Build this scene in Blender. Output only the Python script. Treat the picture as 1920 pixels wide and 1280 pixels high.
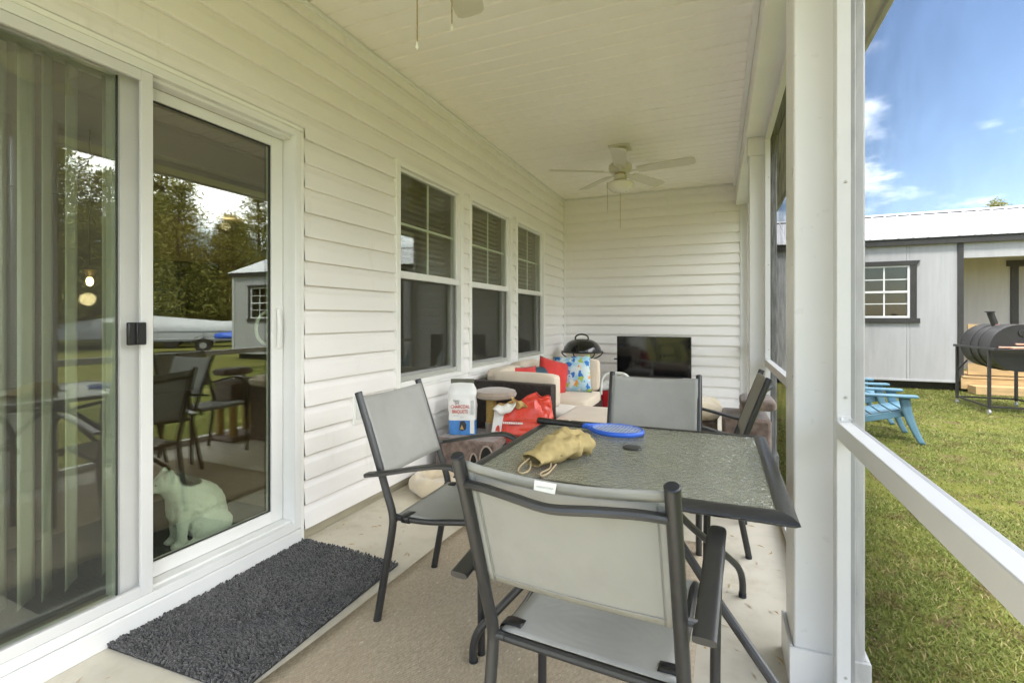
import bpy, bmesh, math, random
import numpy as np
from mathutils import Vector, Matrix, noise as mnoise
random.seed(7); rng = np.random.default_rng(7)
PI = math.pi
for o in list(bpy.data.objects): bpy.data.objects.remove(o)
scene = bpy.context.scene
COL = scene.collection

# ------------------------------------------------------------------ camera
F_PX, EYE = 921.7, 1.15
YAW = math.atan(387.0 / F_PX)
cam = bpy.data.cameras.new('camera'); camo = bpy.data.objects.new('camera', cam); COL.objects.link(camo)
cam.sensor_fit = 'HORIZONTAL'; cam.sensor_width = 36.0; cam.lens = 36.0 * F_PX / 1920.0
cam.shift_y = -42.5 / 1920.0
cam.clip_start = 0.02; cam.clip_end = 1500
camo.location = (0, 0, EYE); camo.rotation_euler = (PI / 2, 0, YAW)
scene.camera = camo

# ------------------------------------------------------------------ sky and sun
SUN_EL, SUN_AZ = math.radians(65), math.radians(183)      # azimuth clockwise from +Y: behind the house
world = bpy.data.worlds.new('World'); scene.world = world; world.use_nodes = True
wn, wl = world.node_tree.nodes, world.node_tree.links
for n in list(wn): wn.remove(n)
w_out = wn.new('ShaderNodeOutputWorld'); w_bg = wn.new('ShaderNodeBackground')
w_sky = wn.new('ShaderNodeTexSky'); w_sky.sky_type = 'NISHITA'; w_sky.sun_disc = False
w_sky.sun_elevation = SUN_EL; w_sky.sun_rotation = SUN_AZ
w_sky.air_density = 1.2; w_sky.dust_density = 0.6; w_sky.ozone_density = 2.0
w_tc = wn.new('ShaderNodeTexCoord'); w_sep = wn.new('ShaderNodeSeparateXYZ')
wl.new(w_tc.outputs['Generated'], w_sep.inputs[0])
def wmath(op, a, b=None, clamp=False):
    n = wn.new('ShaderNodeMath'); n.operation = op; n.use_clamp = clamp
    for i, v in enumerate((a, b)):
        if v is None: continue
        if isinstance(v, (int, float)): n.inputs[i].default_value = v
        else: wl.new(v, n.inputs[i])
    return n.outputs[0]
w_zc = wmath('ADD', wmath('MAXIMUM', w_sep.outputs[2], 0.0), 0.22)
w_comb = wn.new('ShaderNodeCombineXYZ')
wl.new(wmath('DIVIDE', w_sep.outputs[0], w_zc), w_comb.inputs[0])
wl.new(wmath('DIVIDE', w_sep.outputs[1], w_zc), w_comb.inputs[1])
w_comb.inputs[2].default_value = 3.7
w_map = wn.new('ShaderNodeMapping'); w_map.inputs['Location'].default_value = (-12.99, 13.0, 0.0)
wl.new(w_comb.outputs[0], w_map.inputs[0])
w_noi = wn.new('ShaderNodeTexNoise'); w_noi.inputs['Scale'].default_value = 0.62
w_noi.inputs['Detail'].default_value = 7; w_noi.inputs['Roughness'].default_value = 0.56
wl.new(w_map.outputs[0], w_noi.inputs['Vector'])
w_ramp = wn.new('ShaderNodeMapRange'); w_ramp.inputs[1].default_value = 0.455; w_ramp.inputs[2].default_value = 0.585
w_ramp.interpolation_type = 'SMOOTHSTEP'
wl.new(w_noi.outputs['Fac'], w_ramp.inputs[0])
CLOUD = 28.0
SKY_GAIN = (1.0, 1.0, 1.0)
w_mix = wn.new('ShaderNodeMix'); w_mix.data_type = 'RGBA'
w_fade = wn.new('ShaderNodeMapRange'); w_fade.inputs[1].default_value = 0.06; w_fade.inputs[2].default_value = 0.22; w_fade.interpolation_type = 'SMOOTHSTEP'
wl.new(w_sep.outputs[2], w_fade.inputs[0])                  # clouds thin out towards the hazy horizon
wl.new(wmath('MULTIPLY', w_ramp.outputs[0], w_fade.outputs[0]), w_mix.inputs[0])
w_tint = wn.new('ShaderNodeMix'); w_tint.data_type = 'RGBA'; w_tint.blend_type = 'MULTIPLY'; w_tint.inputs[0].default_value = 1.0
wl.new(w_sky.outputs[0], w_tint.inputs[6]); w_tint.inputs[7].default_value = (0.99, 1.0, 1.06, 1)
wl.new(w_tint.outputs[2], w_mix.inputs[6])
w_mix.inputs[7].default_value = (CLOUD * 0.98, CLOUD * 0.99, CLOUD, 1)
wl.new(w_mix.outputs[2], w_bg.inputs[0]); w_bg.inputs[1].default_value = 0.078
wl.new(w_bg.outputs[0], w_out.inputs[0])

sun = bpy.data.lights.new('sun', 'SUN'); sun.energy = 2.4; sun.angle = math.radians(12); sun.color = (1.0, 0.955, 0.88)
suno = bpy.data.objects.new('sun', sun); COL.objects.link(suno)
sd = Vector((math.sin(SUN_AZ) * math.cos(SUN_EL), math.cos(SUN_AZ) * math.cos(SUN_EL), math.sin(SUN_EL)))
suno.rotation_euler = sd.to_track_quat('Z', 'Y').to_euler(); suno.location = (0, 0, 30)

scene.view_settings.view_transform = 'Standard'; scene.view_settings.look = 'None'
scene.view_settings.exposure = 2.10; scene.view_settings.gamma = 1.0
scene.view_settings.use_curve_mapping = False
scene.render.engine = 'CYCLES'
cy = scene.cycles
cy.use_denoising = True
cy.adaptive_threshold = 0.013; cy.max_bounces = 9; cy.diffuse_bounces = 6; cy.glossy_bounces = 4; cy.transmission_bounces = 6
cy.transparent_max_bounces = 24; cy.sample_clamp_indirect = 8.0
cy.caustics_reflective = False; cy.caustics_refractive = True

# ------------------------------------------------------------------ materials
MATS = {}
def newmat(name):
    m = bpy.data.materials.new(name); m.use_nodes = True
    nt = m.node_tree
    for n in list(nt.nodes): nt.nodes.remove(n)
    out = nt.nodes.new('ShaderNodeOutputMaterial')
    MATS[name] = m
    return m, nt.nodes, nt.links, out
def nmath(N, L, op, a, b=None, c=None, clamp=False):
    n = N.new('ShaderNodeMath'); n.operation = op; n.use_clamp = clamp
    for i, v in enumerate((a, b, c)):
        if v is None: continue
        if isinstance(v, (int, float)): n.inputs[i].default_value = v
        else: L.new(v, n.inputs[i])
    return n.outputs[0]
def mixc(N, L, fac, a, b, mode='MIX'):
    n = N.new('ShaderNodeMix'); n.data_type = 'RGBA'; n.blend_type = mode
    if isinstance(fac, (int, float)): n.inputs[0].default_value = fac
    else: L.new(fac, n.inputs[0])
    for i, v in ((6, a), (7, b)):
        if isinstance(v, tuple): n.inputs[i].default_value = (v[0], v[1], v[2], 1)
        else: L.new(v, n.inputs[i])
    return n.outputs[2]
def tnoise(N, L, vec, scale, detail=4, rough=0.55, dist=0.0):
    n = N.new('ShaderNodeTexNoise'); n.inputs['Scale'].default_value = scale; n.inputs['Detail'].default_value = detail
    n.inputs['Roughness'].default_value = rough; n.inputs['Distortion'].default_value = dist
    if vec is not None: L.new(vec, n.inputs['Vector'])
    return n.outputs['Fac']
def ramp(N, L, v, lo, hi, a=0.0, b=1.0):
    n = N.new('ShaderNodeMapRange'); n.inputs[1].default_value = lo; n.inputs[2].default_value = hi
    n.inputs[3].default_value = a; n.inputs[4].default_value = b
    L.new(v, n.inputs[0]); return n.outputs[0]
def coords(N, L, scale=(1, 1, 1), kind='Object', rot=(0, 0, 0)):
    t = N.new('ShaderNodeTexCoord'); mp = N.new('ShaderNodeMapping')
    mp.inputs['Scale'].default_value = scale; mp.inputs['Rotation'].default_value = rot
    L.new(t.outputs[kind], mp.inputs[0]); return mp.outputs[0]
def bump(N, L, h, strength, dist=0.01):
    b = N.new('ShaderNodeBump'); b.inputs['Strength'].default_value = strength; b.inputs['Distance'].default_value = dist
    L.new(h, b.inputs['Height']); return b.outputs[0]
def bsdf(N, L, out, col, rough, metal=0.0, spec=0.5, nrm=None, coat=0.0, sheen=0.0):
    p = N.new('ShaderNodeBsdfPrincipled')
    if isinstance(col, tuple): p.inputs['Base Color'].default_value = (*col, 1)
    else: L.new(col, p.inputs['Base Color'])
    if isinstance(rough, (int, float)): p.inputs['Roughness'].default_value = rough
    else: L.new(rough, p.inputs['Roughness'])
    p.inputs['Metallic'].default_value = metal; p.inputs['Specular IOR Level'].default_value = spec
    p.inputs['Coat Weight'].default_value = coat
    p.inputs['Sheen Weight'].default_value = sheen
    if nrm is not None: L.new(nrm, p.inputs['Normal'])
    L.new(p.outputs[0], out.inputs[0])
    return p
def pm(name, col, rough=0.5, var=0.08, vscale=6.0, bmp=0.0, bscale=60.0, metal=0.0, spec=0.5, stretch=(1, 1, 1), coat=0.0, sheen=0.0, tint=None, dirt=0.0):
    """everyday surface: base colour with soft uneven tone, fine relief, uneven gloss"""
    m, N, L, out = newmat(name)
    v = coords(N, L, stretch)
    f = tnoise(N, L, v, vscale, 5)
    lo = tuple(max(0, c * (1 - var)) for c in col); hi = tuple(min(1, c * (1 + var)) for c in col)
    if tint: hi = tint
    c = mixc(N, L, ramp(N, L, f, 0.3, 0.7), lo, hi)
    if dirt > 0:
        d = tnoise(N, L, v, vscale * 3.1, 8, 0.7)
        c = mixc(N, L, ramp(N, L, d, 0.60, 0.75, 0, dirt), c, (0.12, 0.10, 0.07))
    f2 = tnoise(N, L, v, bscale, 4)
    r = ramp(N, L, f2, 0.3, 0.7, max(0.02, rough - 0.06), min(1, rough + 0.06))
    nrm = bump(N, L, f2, bmp, 0.004) if bmp > 0 else None
    bsdf(N, L, out, c, r, metal, spec, nrm, coat, sheen)
    return m

def m_siding():
    m, N, L, out = newmat('siding')
    v = coords(N, L)
    a = tnoise(N, L, v, 1.1, 4); g = tnoise(N, L, coords(N, L, (12, 3, 90)), 3.0, 5, 0.6); wv = tnoise(N, L, coords(N, L, (1.0, 1.0, 2.2)), 1.7, 2)
    c = mixc(N, L, ramp(N, L, a, 0.3, 0.7), (0.815, 0.79, 0.765), (0.85, 0.825, 0.80))
    st = tnoise(N, L, coords(N, L, (5, 5, 0.7)), 2.2, 7, 0.65)
    c = mixc(N, L, ramp(N, L, st, 0.60, 0.78, 0, 0.30), c, (0.55, 0.53, 0.45))
    b1 = bump(N, L, wv, 0.5, 0.035)
    b = N.new('ShaderNodeBump'); b.inputs['Strength'].default_value = 0.10; b.inputs['Distance'].default_value = 0.003; L.new(g, b.inputs['Height']); L.new(b1, b.inputs['Normal'])
    bsdf(N, L, out, c, ramp(N, L, a, 0.3, 0.7, 0.34, 0.46), 0, 0.5, b.outputs[0])
m_siding()
pm('vinyl', (0.85, 0.845, 0.81), 0.35, 0.02, 3, 0.03, 30)
pm('trim_white', (0.77, 0.77, 0.75), 0.38, 0.03, 4, 0.04, 40)
pm('post_white', (0.72, 0.715, 0.70), 0.33, 0.03, 2, 0.02, 20)
pm('alu_white', (0.66, 0.66, 0.65), 0.42, 0.015, 2, 0.0, 3)
pm('soffit', (0.91, 0.875, 0.825), 0.45, 0.012, 2, 0.02, 50, stretch=(6, 1, 1))
pm('fan_white', (0.62, 0.595, 0.48), 0.35, 0.03, 4)
pm('fan_brass', (0.45, 0.36, 0.18), 0.3, 0.05, 8, metal=0.9)
pm('globe', (0.74, 0.72, 0.62), 0.25, 0.03, 6)
pm('char_metal', (0.024, 0.0245, 0.025), 0.36, 0.12, 14, 0.03, 180, spec=0.6)
pm('seam', (0.30, 0.30, 0.28), 0.8, 0.1, 30)
pm('cap_plastic', (0.012, 0.014, 0.02), 0.42, 0.1, 20)
pm('black_plastic', (0.014, 0.014, 0.015), 0.35, 0.15, 12, 0.03, 90)
pm('black_gloss', (0.008, 0.008, 0.009), 0.13, 0.1, 10, coat=0.5)
pm('screen_black', (0.006, 0.006, 0.007), 0.08, 0.1, 3, spec=0.6)
pm('blue_plastic', (0.03, 0.13, 0.62), 0.38, 0.08, 9)
pm('racket_wire', (0.48, 0.55, 0.74), 0.4, 0.05, 9)
pm('cord_tan', (0.42, 0.33, 0.2), 0.8, 0.1, 80)
pm('cushion', (0.62, 0.53, 0.42), 0.85, 0.05, 5, 0.25, 380, sheen=0.25)
pm('cushion_pale', (0.70, 0.66, 0.60), 0.85, 0.05, 5, 0.25, 380, sheen=0.2)
pm('red_cloth', (0.55, 0.035, 0.03), 0.85, 0.10, 12, 0.3, 420, sheen=0.15)
pm('teal_cloth', (0.03, 0.07, 0.10), 0.85, 0.15, 12, 0.3, 420)
pm('plush_brown', (0.13, 0.088, 0.070), 0.95, 0.35, 22, 0.9, 240, sheen=0.35, tint=(0.25, 0.18, 0.148))
pm('plush_tan', (0.34, 0.27, 0.215), 0.95, 0.12, 20, 0.8, 260, sheen=0.5)
pm('plush_cream', (0.66, 0.56, 0.40), 0.95, 0.08, 18, 0.7, 240, sheen=0.5)
pm('hole_shade', (0.012, 0.011, 0.010), 0.95, 0.2, 10)  # near-black colour painted for the shade inside the condo holes
pm('sisal', (0.50, 0.33, 0.10), 0.9, 0.2, 30, 0.8, 300, stretch=(1, 1, 6))
pm('bag_white', (0.74, 0.74, 0.72), 0.45, 0.04, 8, 0.1, 25)
pm('bag_blue', (0.06, 0.22, 0.55), 0.4, 0.12, 14, 0.1, 30)
pm('bag_olive', (0.10, 0.10, 0.07), 0.6, 0.15, 14)
pm('bag_red', (0.62, 0.055, 0.03), 0.3, 0.12, 10, 0.2, 28)
pm('kraft', (0.48, 0.32, 0.12), 0.8, 0.12, 20, 0.2, 60)
pm('print_red', (0.55, 0.06, 0.04), 0.6, 0.05, 20)
pm('print_dark', (0.03, 0.03, 0.035), 0.6, 0.05, 20)
pm('print_white', (0.75, 0.74, 0.70), 0.6, 0.03, 20)
pm('print_grey', (0.38, 0.38, 0.37), 0.6, 0.03, 20)
pm('cooler_red', (0.42, 0.012, 0.018), 0.4, 0.06, 8)
pm('cooler_white', (0.72, 0.73, 0.70), 0.42, 0.04, 8)
pm('bowl_cream', (0.66, 0.62, 0.50), 0.4, 0.05, 8)
pm('wood_dark', (0.07, 0.045, 0.03), 0.5, 0.25, 8, 0.1, 60, stretch=(1, 8, 1))
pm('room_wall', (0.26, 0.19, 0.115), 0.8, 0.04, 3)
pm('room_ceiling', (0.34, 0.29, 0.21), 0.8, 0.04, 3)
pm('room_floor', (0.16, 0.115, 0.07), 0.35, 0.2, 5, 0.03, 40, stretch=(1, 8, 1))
pm('blind_slat', (0.88, 0.85, 0.78), 0.6, 0.03, 6)
pm('room_rug', (0.035, 0.034, 0.033), 0.95, 0.2, 30, 0.5, 200)
pm('foundation', (0.30, 0.27, 0.19), 0.9, 0.2, 9, 0.6, 60, stretch=(1, 0.4, 3), dirt=0.4)
pm('slab_side', (0.36, 0.34, 0.30), 0.9, 0.12, 7, 0.4, 90)
pm('shed_wall', (0.42, 0.42, 0.415), 0.6, 0.06, 3, 0.6, 30, stretch=(6, 6, 0.5))
pm('shed_trim', (0.035, 0.034, 0.031), 0.5, 0.12, 5)
pm('shed_roof', (0.50, 0.51, 0.52), 0.35, 0.03, 1.2, metal=0.0)
pm('shed_recess', (0.53, 0.53, 0.50), 0.65, 0.05, 3, 0.3, 22, stretch=(6, 6, 0.5))
pm('deck_wood', (0.50, 0.34, 0.16), 0.65, 0.2, 5, 0.2, 50, stretch=(0.6, 4, 4))
pm('under_shed_shade', (0.035, 0.035, 0.022), 0.95, 0.3, 6, 0.4, 40)  # skid colour, near black to paint in the crawl-space shade
pm('smoker_black', (0.022, 0.021, 0.021), 0.45, 0.25, 6, 0.12, 60, dirt=0.25)
pm('rust_red', (0.34, 0.17, 0.13), 0.7, 0.2, 14)
pm('firewood', (0.55, 0.32, 0.22), 0.75, 0.2, 12, 0.3, 60)
pm('castor', (0.45, 0.45, 0.45), 0.4, 0.1, 10, metal=0.6)
pm('adirondack_blue', (0.105, 0.225, 0.31), 0.48, 0.1, 7, 0.06, 60)
pm('bark', (0.10, 0.075, 0.055), 0.95, 0.3, 12, 0.9, 30, stretch=(1, 1, 0.25))
pm('boat_cover', (0.46, 0.47, 0.48), 0.55, 0.05, 2)
pm('trailer_grey', (0.30, 0.31, 0.32), 0.45, 0.1, 6, metal=0.5)
pm('tyre', (0.02, 0.02, 0.02), 0.85, 0.1, 10)
pm('tarp_blue', (0.03, 0.12, 0.60), 0.5, 0.15, 6, 0.4, 12)
pm('screen_frame', (0.42, 0.42, 0.38), 0.5, 0.05, 6)
pm('gasket', (0.02, 0.02, 0.018), 0.6, 0.1, 20)
pm('roof_shingle', (0.10, 0.095, 0.09), 0.9, 0.2, 8, 0.5, 40)
pm('skin_dark', (0.02, 0.02, 0.02), 0.3, 0.1, 10)

def m_emit(name, col, s):
    m, N, L, out = newmat(name)
    e = N.new('ShaderNodeEmission'); e.inputs[0].default_value = (*col, 1); e.inputs[1].default_value = s
    L.new(e.outputs[0], out.inputs[0])
m_emit('bulb', (1.0, 0.72, 0.38), 3.0)
m_emit('downlight', (1.0, 0.9, 0.7), 10.0)

def schlick(N, L):
    g = N.new('ShaderNodeNewGeometry'); d = N.new('ShaderNodeVectorMath'); d.operation = 'DOT_PRODUCT'
    L.new(g.outputs['Incoming'], d.inputs[0]); L.new(g.outputs['True Normal'], d.inputs[1])
    c = nmath(N, L, 'SUBTRACT', 1.0, nmath(N, L, 'ABSOLUTE', d.outputs['Value']), clamp=True)
    return nmath(N, L, 'MULTIPLY_ADD', nmath(N, L, 'POWER', c, 5.0), 0.96, 0.04, clamp=True)
def m_glass(name, tint, refl, k):
    m, N, L, out = newmat(name)
    fac = nmath(N, L, 'MULTIPLY_ADD', schlick(N, L), k, refl, clamp=True)
    tr = N.new('ShaderNodeBsdfTransparent'); tr.inputs[0].default_value = (*tint, 1)
    gl = N.new('ShaderNodeBsdfGlossy'); gl.inputs['Roughness'].default_value = 0.0
    gl.inputs['Color'].default_value = (0.96, 0.97, 0.93, 1)
    v = coords(N, L, (1, 1, 1))
    L.new(bump(N, L, tnoise(N, L, v, 1.1, 1), 0.035, 0.02), gl.inputs['Normal'])
    mx = N.new('ShaderNodeMixShader'); L.new(fac, mx.inputs[0]); L.new(tr.outputs[0], mx.inputs[1]); L.new(gl.outputs[0], mx.inputs[2])
    L.new(mx.outputs[0], out.inputs[0])
m_glass('door_glass', (0.88, 0.93, 0.85), 0.13, 0.9)
m_glass('window_glass', (0.88, 0.92, 0.84), 0.05, 0.9)
m_glass('shed_glass', (0.5, 0.5, 0.45), 0.05, 1.5)

def m_screen(name, col, cover):
    """woven insect mesh: the share of light the threads stop grows with the slant at which it is crossed"""
    m, N, L, out = newmat(name)
    g = N.new('ShaderNodeNewGeometry')
    d = N.new('ShaderNodeVectorMath'); d.operation = 'DOT_PRODUCT'
    L.new(g.outputs['Incoming'], d.inputs[0]); L.new(g.outputs['True Normal'], d.inputs[1])
    c = nmath(N, L, 'MAXIMUM', nmath(N, L, 'ABSOLUTE', d.outputs['Value']), 0.03)
    t = nmath(N, L, 'POWER', 1.0 - cover, nmath(N, L, 'DIVIDE', 1.0, c))
    f = nmath(N, L, 'SUBTRACT', 1.0, t, clamp=True)
    v = coords(N, L, (1, 1, 1))
    f = nmath(N, L, 'MULTIPLY', f, ramp(N, L, tnoise(N, L, v, 9, 3), 0.3, 0.7, 0.92, 1.06), clamp=True)
    tr = N.new('ShaderNodeBsdfTransparent'); df = N.new('ShaderNodeBsdfDiffuse'); df.inputs[0].default_value = (*col, 1)
    mx = N.new('ShaderNodeMixShader'); L.new(f, mx.inputs[0]); L.new(tr.outputs[0], mx.inputs[1]); L.new(df.outputs[0], mx.inputs[2])
    L.new(mx.outputs[0], out.inputs[0])
m_screen('porch_mesh', (0.034, 0.031, 0.026), 0.165)
m_screen('door_mesh', (0.16, 0.16, 0.145), 0.16)
m_screen('window_mesh', (0.075, 0.075, 0.068), 0.20)

def m_table_glass():
    m, N, L, out = newmat('table_glass')
    v = coords(N, L, (1.0, 1.35, 1.0), rot=(0, 0, 0.35))
    f = tnoise(N, L, v, 62, 2, 0.5, 0.35)
    f2 = tnoise(N, L, v, 26, 2, 0.5, 0.3)
    h = nmath(N, L, 'MULTIPLY_ADD', f2, 0.35, f)
    nb = bump(N, L, h, 0.75, 0.012)
    tr = N.new('ShaderNodeBsdfTransparent'); tr.inputs[0].default_value = (0.76, 0.79, 0.74, 1)
    rf = N.new('ShaderNodeBsdfRefraction'); rf.inputs['Color'].default_value = (0.80, 0.85, 0.76, 1); rf.inputs['IOR'].default_value = 1.2
    rf.inputs['Roughness'].default_value = 0.15; L.new(nb, rf.inputs['Normal'])
    m1 = N.new('ShaderNodeMixShader'); m1.inputs[0].default_value = 0.5
    L.new(tr.outputs[0], m1.inputs[1]); L.new(rf.outputs[0], m1.inputs[2])
    tl = N.new('ShaderNodeBsdfDiffuse'); tl.inputs[0].default_value = (0.54, 0.55, 0.50, 1); L.new(nb, tl.inputs['Normal'])
    m0 = N.new('ShaderNodeMixShader'); m0.inputs[0].default_value = 0.30
    L.new(m1.outputs[0], m0.inputs[1]); L.new(tl.outputs[0], m0.inputs[2])
    gl = N.new('ShaderNodeBsdfGlossy'); gl.inputs['Roughness'].default_value = 0.12; L.new(nb, gl.inputs['Normal'])
    gl.inputs['Color'].default_value = (0.93, 0.96, 0.90, 1)
    fac = nmath(N, L, 'MULTIPLY_ADD', schlick(N, L), 1.2, 0.12, clamp=True)
    m2 = N.new('ShaderNodeMixShader'); L.new(fac, m2.inputs[0]); L.new(m0.outputs[0], m2.inputs[1]); L.new(gl.outputs[0], m2.inputs[2])
    L.new(m2.outputs[0], out.inputs[0])
m_table_glass()

def m_sling():
    m, N, L, out = newmat('sling')
    v = coords(N, L, (1, 1, 1))
    wv = N.new('ShaderNodeTexWave'); wv.inputs['Scale'].default_value = 190; wv.bands_direction = 'X'; L.new(v, wv.inputs['Vector'])
    wz = N.new('ShaderNodeTexWave'); wz.inputs['Scale'].default_value = 150; wz.bands_direction = 'Z'; L.new(v, wz.inputs['Vector'])
    f = tnoise(N, L, v, 5, 5)
    c = mixc(N, L, ramp(N, L, f, 0.3, 0.7), (0.385, 0.385, 0.36), (0.45, 0.45, 0.42))
    c = mixc(N, L, nmath(N, L, 'MULTIPLY', wv.outputs['Fac'], 0.22), c, (0.27, 0.27, 0.25))
    st = tnoise(N, L, coords(N, L, (1, 1, 0.6)), 9, 7, 0.65)
    c = mixc(N, L, ramp(N, L, st, 0.52, 0.72, 0, 0.35), c, (0.30, 0.285, 0.25))
    b0 = bump(N, L, tnoise(N, L, coords(N, L, (1, 1, 0.5)), 7, 3), 0.25, 0.02)
    b1 = N.new('ShaderNodeBump'); b1.inputs['Strength'].default_value = 0.2; b1.inputs['Distance'].default_value = 0.002
    L.new(nmath(N, L, 'ADD', wv.outputs['Fac'], wz.outputs['Fac']), b1.inputs['Height']); L.new(b0, b1.inputs['Normal'])
    p = bsdf(N, L, out, c, 0.62, 0, 0.4, b1.outputs[0])
    tl = N.new('ShaderNodeBsdfTranslucent'); tl.inputs[0].default_value = (0.34, 0.34, 0.30, 1)
    mx = N.new('ShaderNodeMixShader'); mx.inputs[0].default_value = 0.22
    L.new(p.outputs[0], mx.inputs[1]); L.new(tl.outputs[0], mx.inputs[2]); L.new(mx.outputs[0], out.inputs[0])
m_sling()

def m_concrete():
    m, N, L, out = newmat('concrete')
    v = coords(N, L)
    a = tnoise(N, L, v, 1.6, 6, 0.6); b = tnoise(N, L, v, 9, 8, 0.65); s = tnoise(N, L, v, 46, 3, 0.6)
    c = mixc(N, L, ramp(N, L, a, 0.3, 0.7), (0.54, 0.495, 0.395), (0.66, 0.615, 0.51))
    c = mixc(N, L, ramp(N, L, b, 0.5, 0.75, 0, 0.45), c, (0.45, 0.41, 0.31))
    c = mixc(N, L, ramp(N, L, s, 0.70, 0.76, 0, 0.7), c, (0.16, 0.14, 0.10))
    st = tnoise(N, L, v, 3.3, 9, 0.7)
    c = mixc(N, L, ramp(N, L, st, 0.54, 0.66, 0, 0.32), c, (0.34, 0.28, 0.17))
    bsdf(N, L, out, c, 0.72, 0, 0.35, bump(N, L, nmath(N, L, 'ADD', b, s), 0.12, 0.004))
m_concrete()

def m_rug():
    m, N, L, out = newmat('rug_tan')
    v = coords(N, L)
    wv = N.new('ShaderNodeTexWave'); wv.inputs['Scale'].default_value = 48; wv.bands_direction = 'Y'
    wv.inputs['Distortion'].default_value = 4; wv.inputs['Detail'].default_value = 3; wv.inputs['Detail Scale'].default_value = 6
    L.new(v, wv.inputs['Vector'])
    s = tnoise(N, L, coords(N, L, (1, 0.5, 1)), 120, 4, 0.7); a = tnoise(N, L, v, 4, 6)
    c = mixc(N, L, ramp(N, L, s, 0.35, 0.65), (0.42, 0.345, 0.245), (0.60, 0.51, 0.385))
    c = mixc(N, L, ramp(N, L, a, 0.35, 0.7, 0, 0.5), c, (0.48, 0.40, 0.29))
    sp = tnoise(N, L, coords(N, L, (1, 0.45, 1)), 95, 1)
    c = mixc(N, L, ramp(N, L, sp, 0.69, 0.74, 0, 0.8), c, (0.74, 0.67, 0.55))
    bsdf(N, L, out, c, 0.95, 0, 0.15, bump(N, L, nmath(N, L, 'ADD', wv.outputs['Fac'], s), 0.7, 0.004))
m_rug()

def m_wicker():
    m, N, L, out = newmat('wicker')
    v = coords(N, L)
    br = N.new('ShaderNodeTexBrick'); br.inputs['Scale'].default_value = 1.0
    br.inputs['Brick Width'].default_value = 0.022; br.inputs['Row Height'].default_value = 0.011; br.inputs['Mortar Size'].default_value = 0.0018
    sp = N.new('ShaderNodeSeparateXYZ'); L.new(v, sp.inputs[0])
    cb = N.new('ShaderNodeCombineXYZ'); L.new(nmath(N, L, 'ADD', sp.outputs[0], sp.outputs[1]), cb.inputs[0]); L.new(sp.outputs[2], cb.inputs[1])
    L.new(cb.outputs[0], br.inputs['Vector'])
    f = tnoise(N, L, v, 40, 3)
    c = mixc(N, L, ramp(N, L, f, 0.3, 0.7), (0.018, 0.013, 0.011), (0.045, 0.033, 0.027))
    h = nmath(N, L, 'SUBTRACT', 1.0, br.outputs['Fac'])
    bsdf(N, L, out, c, 0.45, 0, 0.5, bump(N, L, h, 0.9, 0.006))
m_wicker()

def m_floral():
    m, N, L, out = newmat('floral_cloth')
    v = coords(N, L)
    nz = N.new('ShaderNodeTexNoise'); nz.inputs['Scale'].default_value = 26; nz.inputs['Detail'].default_value = 3; L.new(v, nz.inputs['Vector'])
    va = N.new('ShaderNodeVectorMath'); va.operation = 'MULTIPLY_ADD'; L.new(nz.outputs['Color'], va.inputs[0]); va.inputs[1].default_value = (0.085, 0.085, 0.085); L.new(v, va.inputs[2])
    vo = N.new('ShaderNodeTexVoronoi'); vo.inputs['Scale'].default_value = 17; L.new(va.outputs[0], vo.inputs['Vector'])
    f = tnoise(N, L, v, 9, 3)
    c = mixc(N, L, ramp(N, L, f, 0.42, 0.6), (0.30, 0.52, 0.66), (0.55, 0.66, 0.68))
    hs = N.new('ShaderNodeSeparateColor'); L.new(vo.outputs['Color'], hs.inputs[0])
    spot = ramp(N, L, vo.outputs['Distance'], 0.50, 0.42)
    petal = mixc(N, L, ramp(N, L, hs.outputs[0], 0.45, 0.5), (0.03, 0.15, 0.48), (0.62, 0.66, 0.62))
    petal = mixc(N, L, ramp(N, L, hs.outputs[1], 0.78, 0.8), petal, (0.72, 0.30, 0.05))
    petal = mixc(N, L, ramp(N, L, hs.outputs[2], 0.76, 0.78), petal, (0.35, 0.46, 0.10))
    bsdf(N, L, out, mixc(N, L, spot, c, petal), 0.85, 0, 0.3, bump(N, L, tnoise(N, L, v, 400, 2), 0.2, 0.003))
m_floral()

def m_hat():
    m, N, L, out = newmat('tan_canvas')
    v = coords(N, L)
    f = tnoise(N, L, v, 30, 6)
    c = mixc(N, L, ramp(N, L, f, 0.3, 0.7), (0.37, 0.285, 0.125), (0.48, 0.38, 0.18))
    s = tnoise(N, L, v, 21, 2)
    c = mixc(N, L, ramp(N, L, s, 0.70, 0.74, 0, 0.75), c, (0.10, 0.06, 0.02))
    bsdf(N, L, out, c, 0.9, 0, 0.2, bump(N, L, tnoise(N, L, v, 500, 3), 0.25, 0.002))
m_hat()

def m_pile():
    m, N, L, out = newmat('mat_pile')
    g = N.new('ShaderNodeNewGeometry')
    c = mixc(N, L, g.outputs['Random Per Island'], (0.030, 0.030, 0.029), (0.11, 0.107, 0.103))
    bsdf(N, L, out, c, 0.9, 0, 0.25, None, 0, 0.4)
m_pile()
pm('mat_base', (0.03, 0.029, 0.028), 0.9, 0.2, 30)

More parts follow.
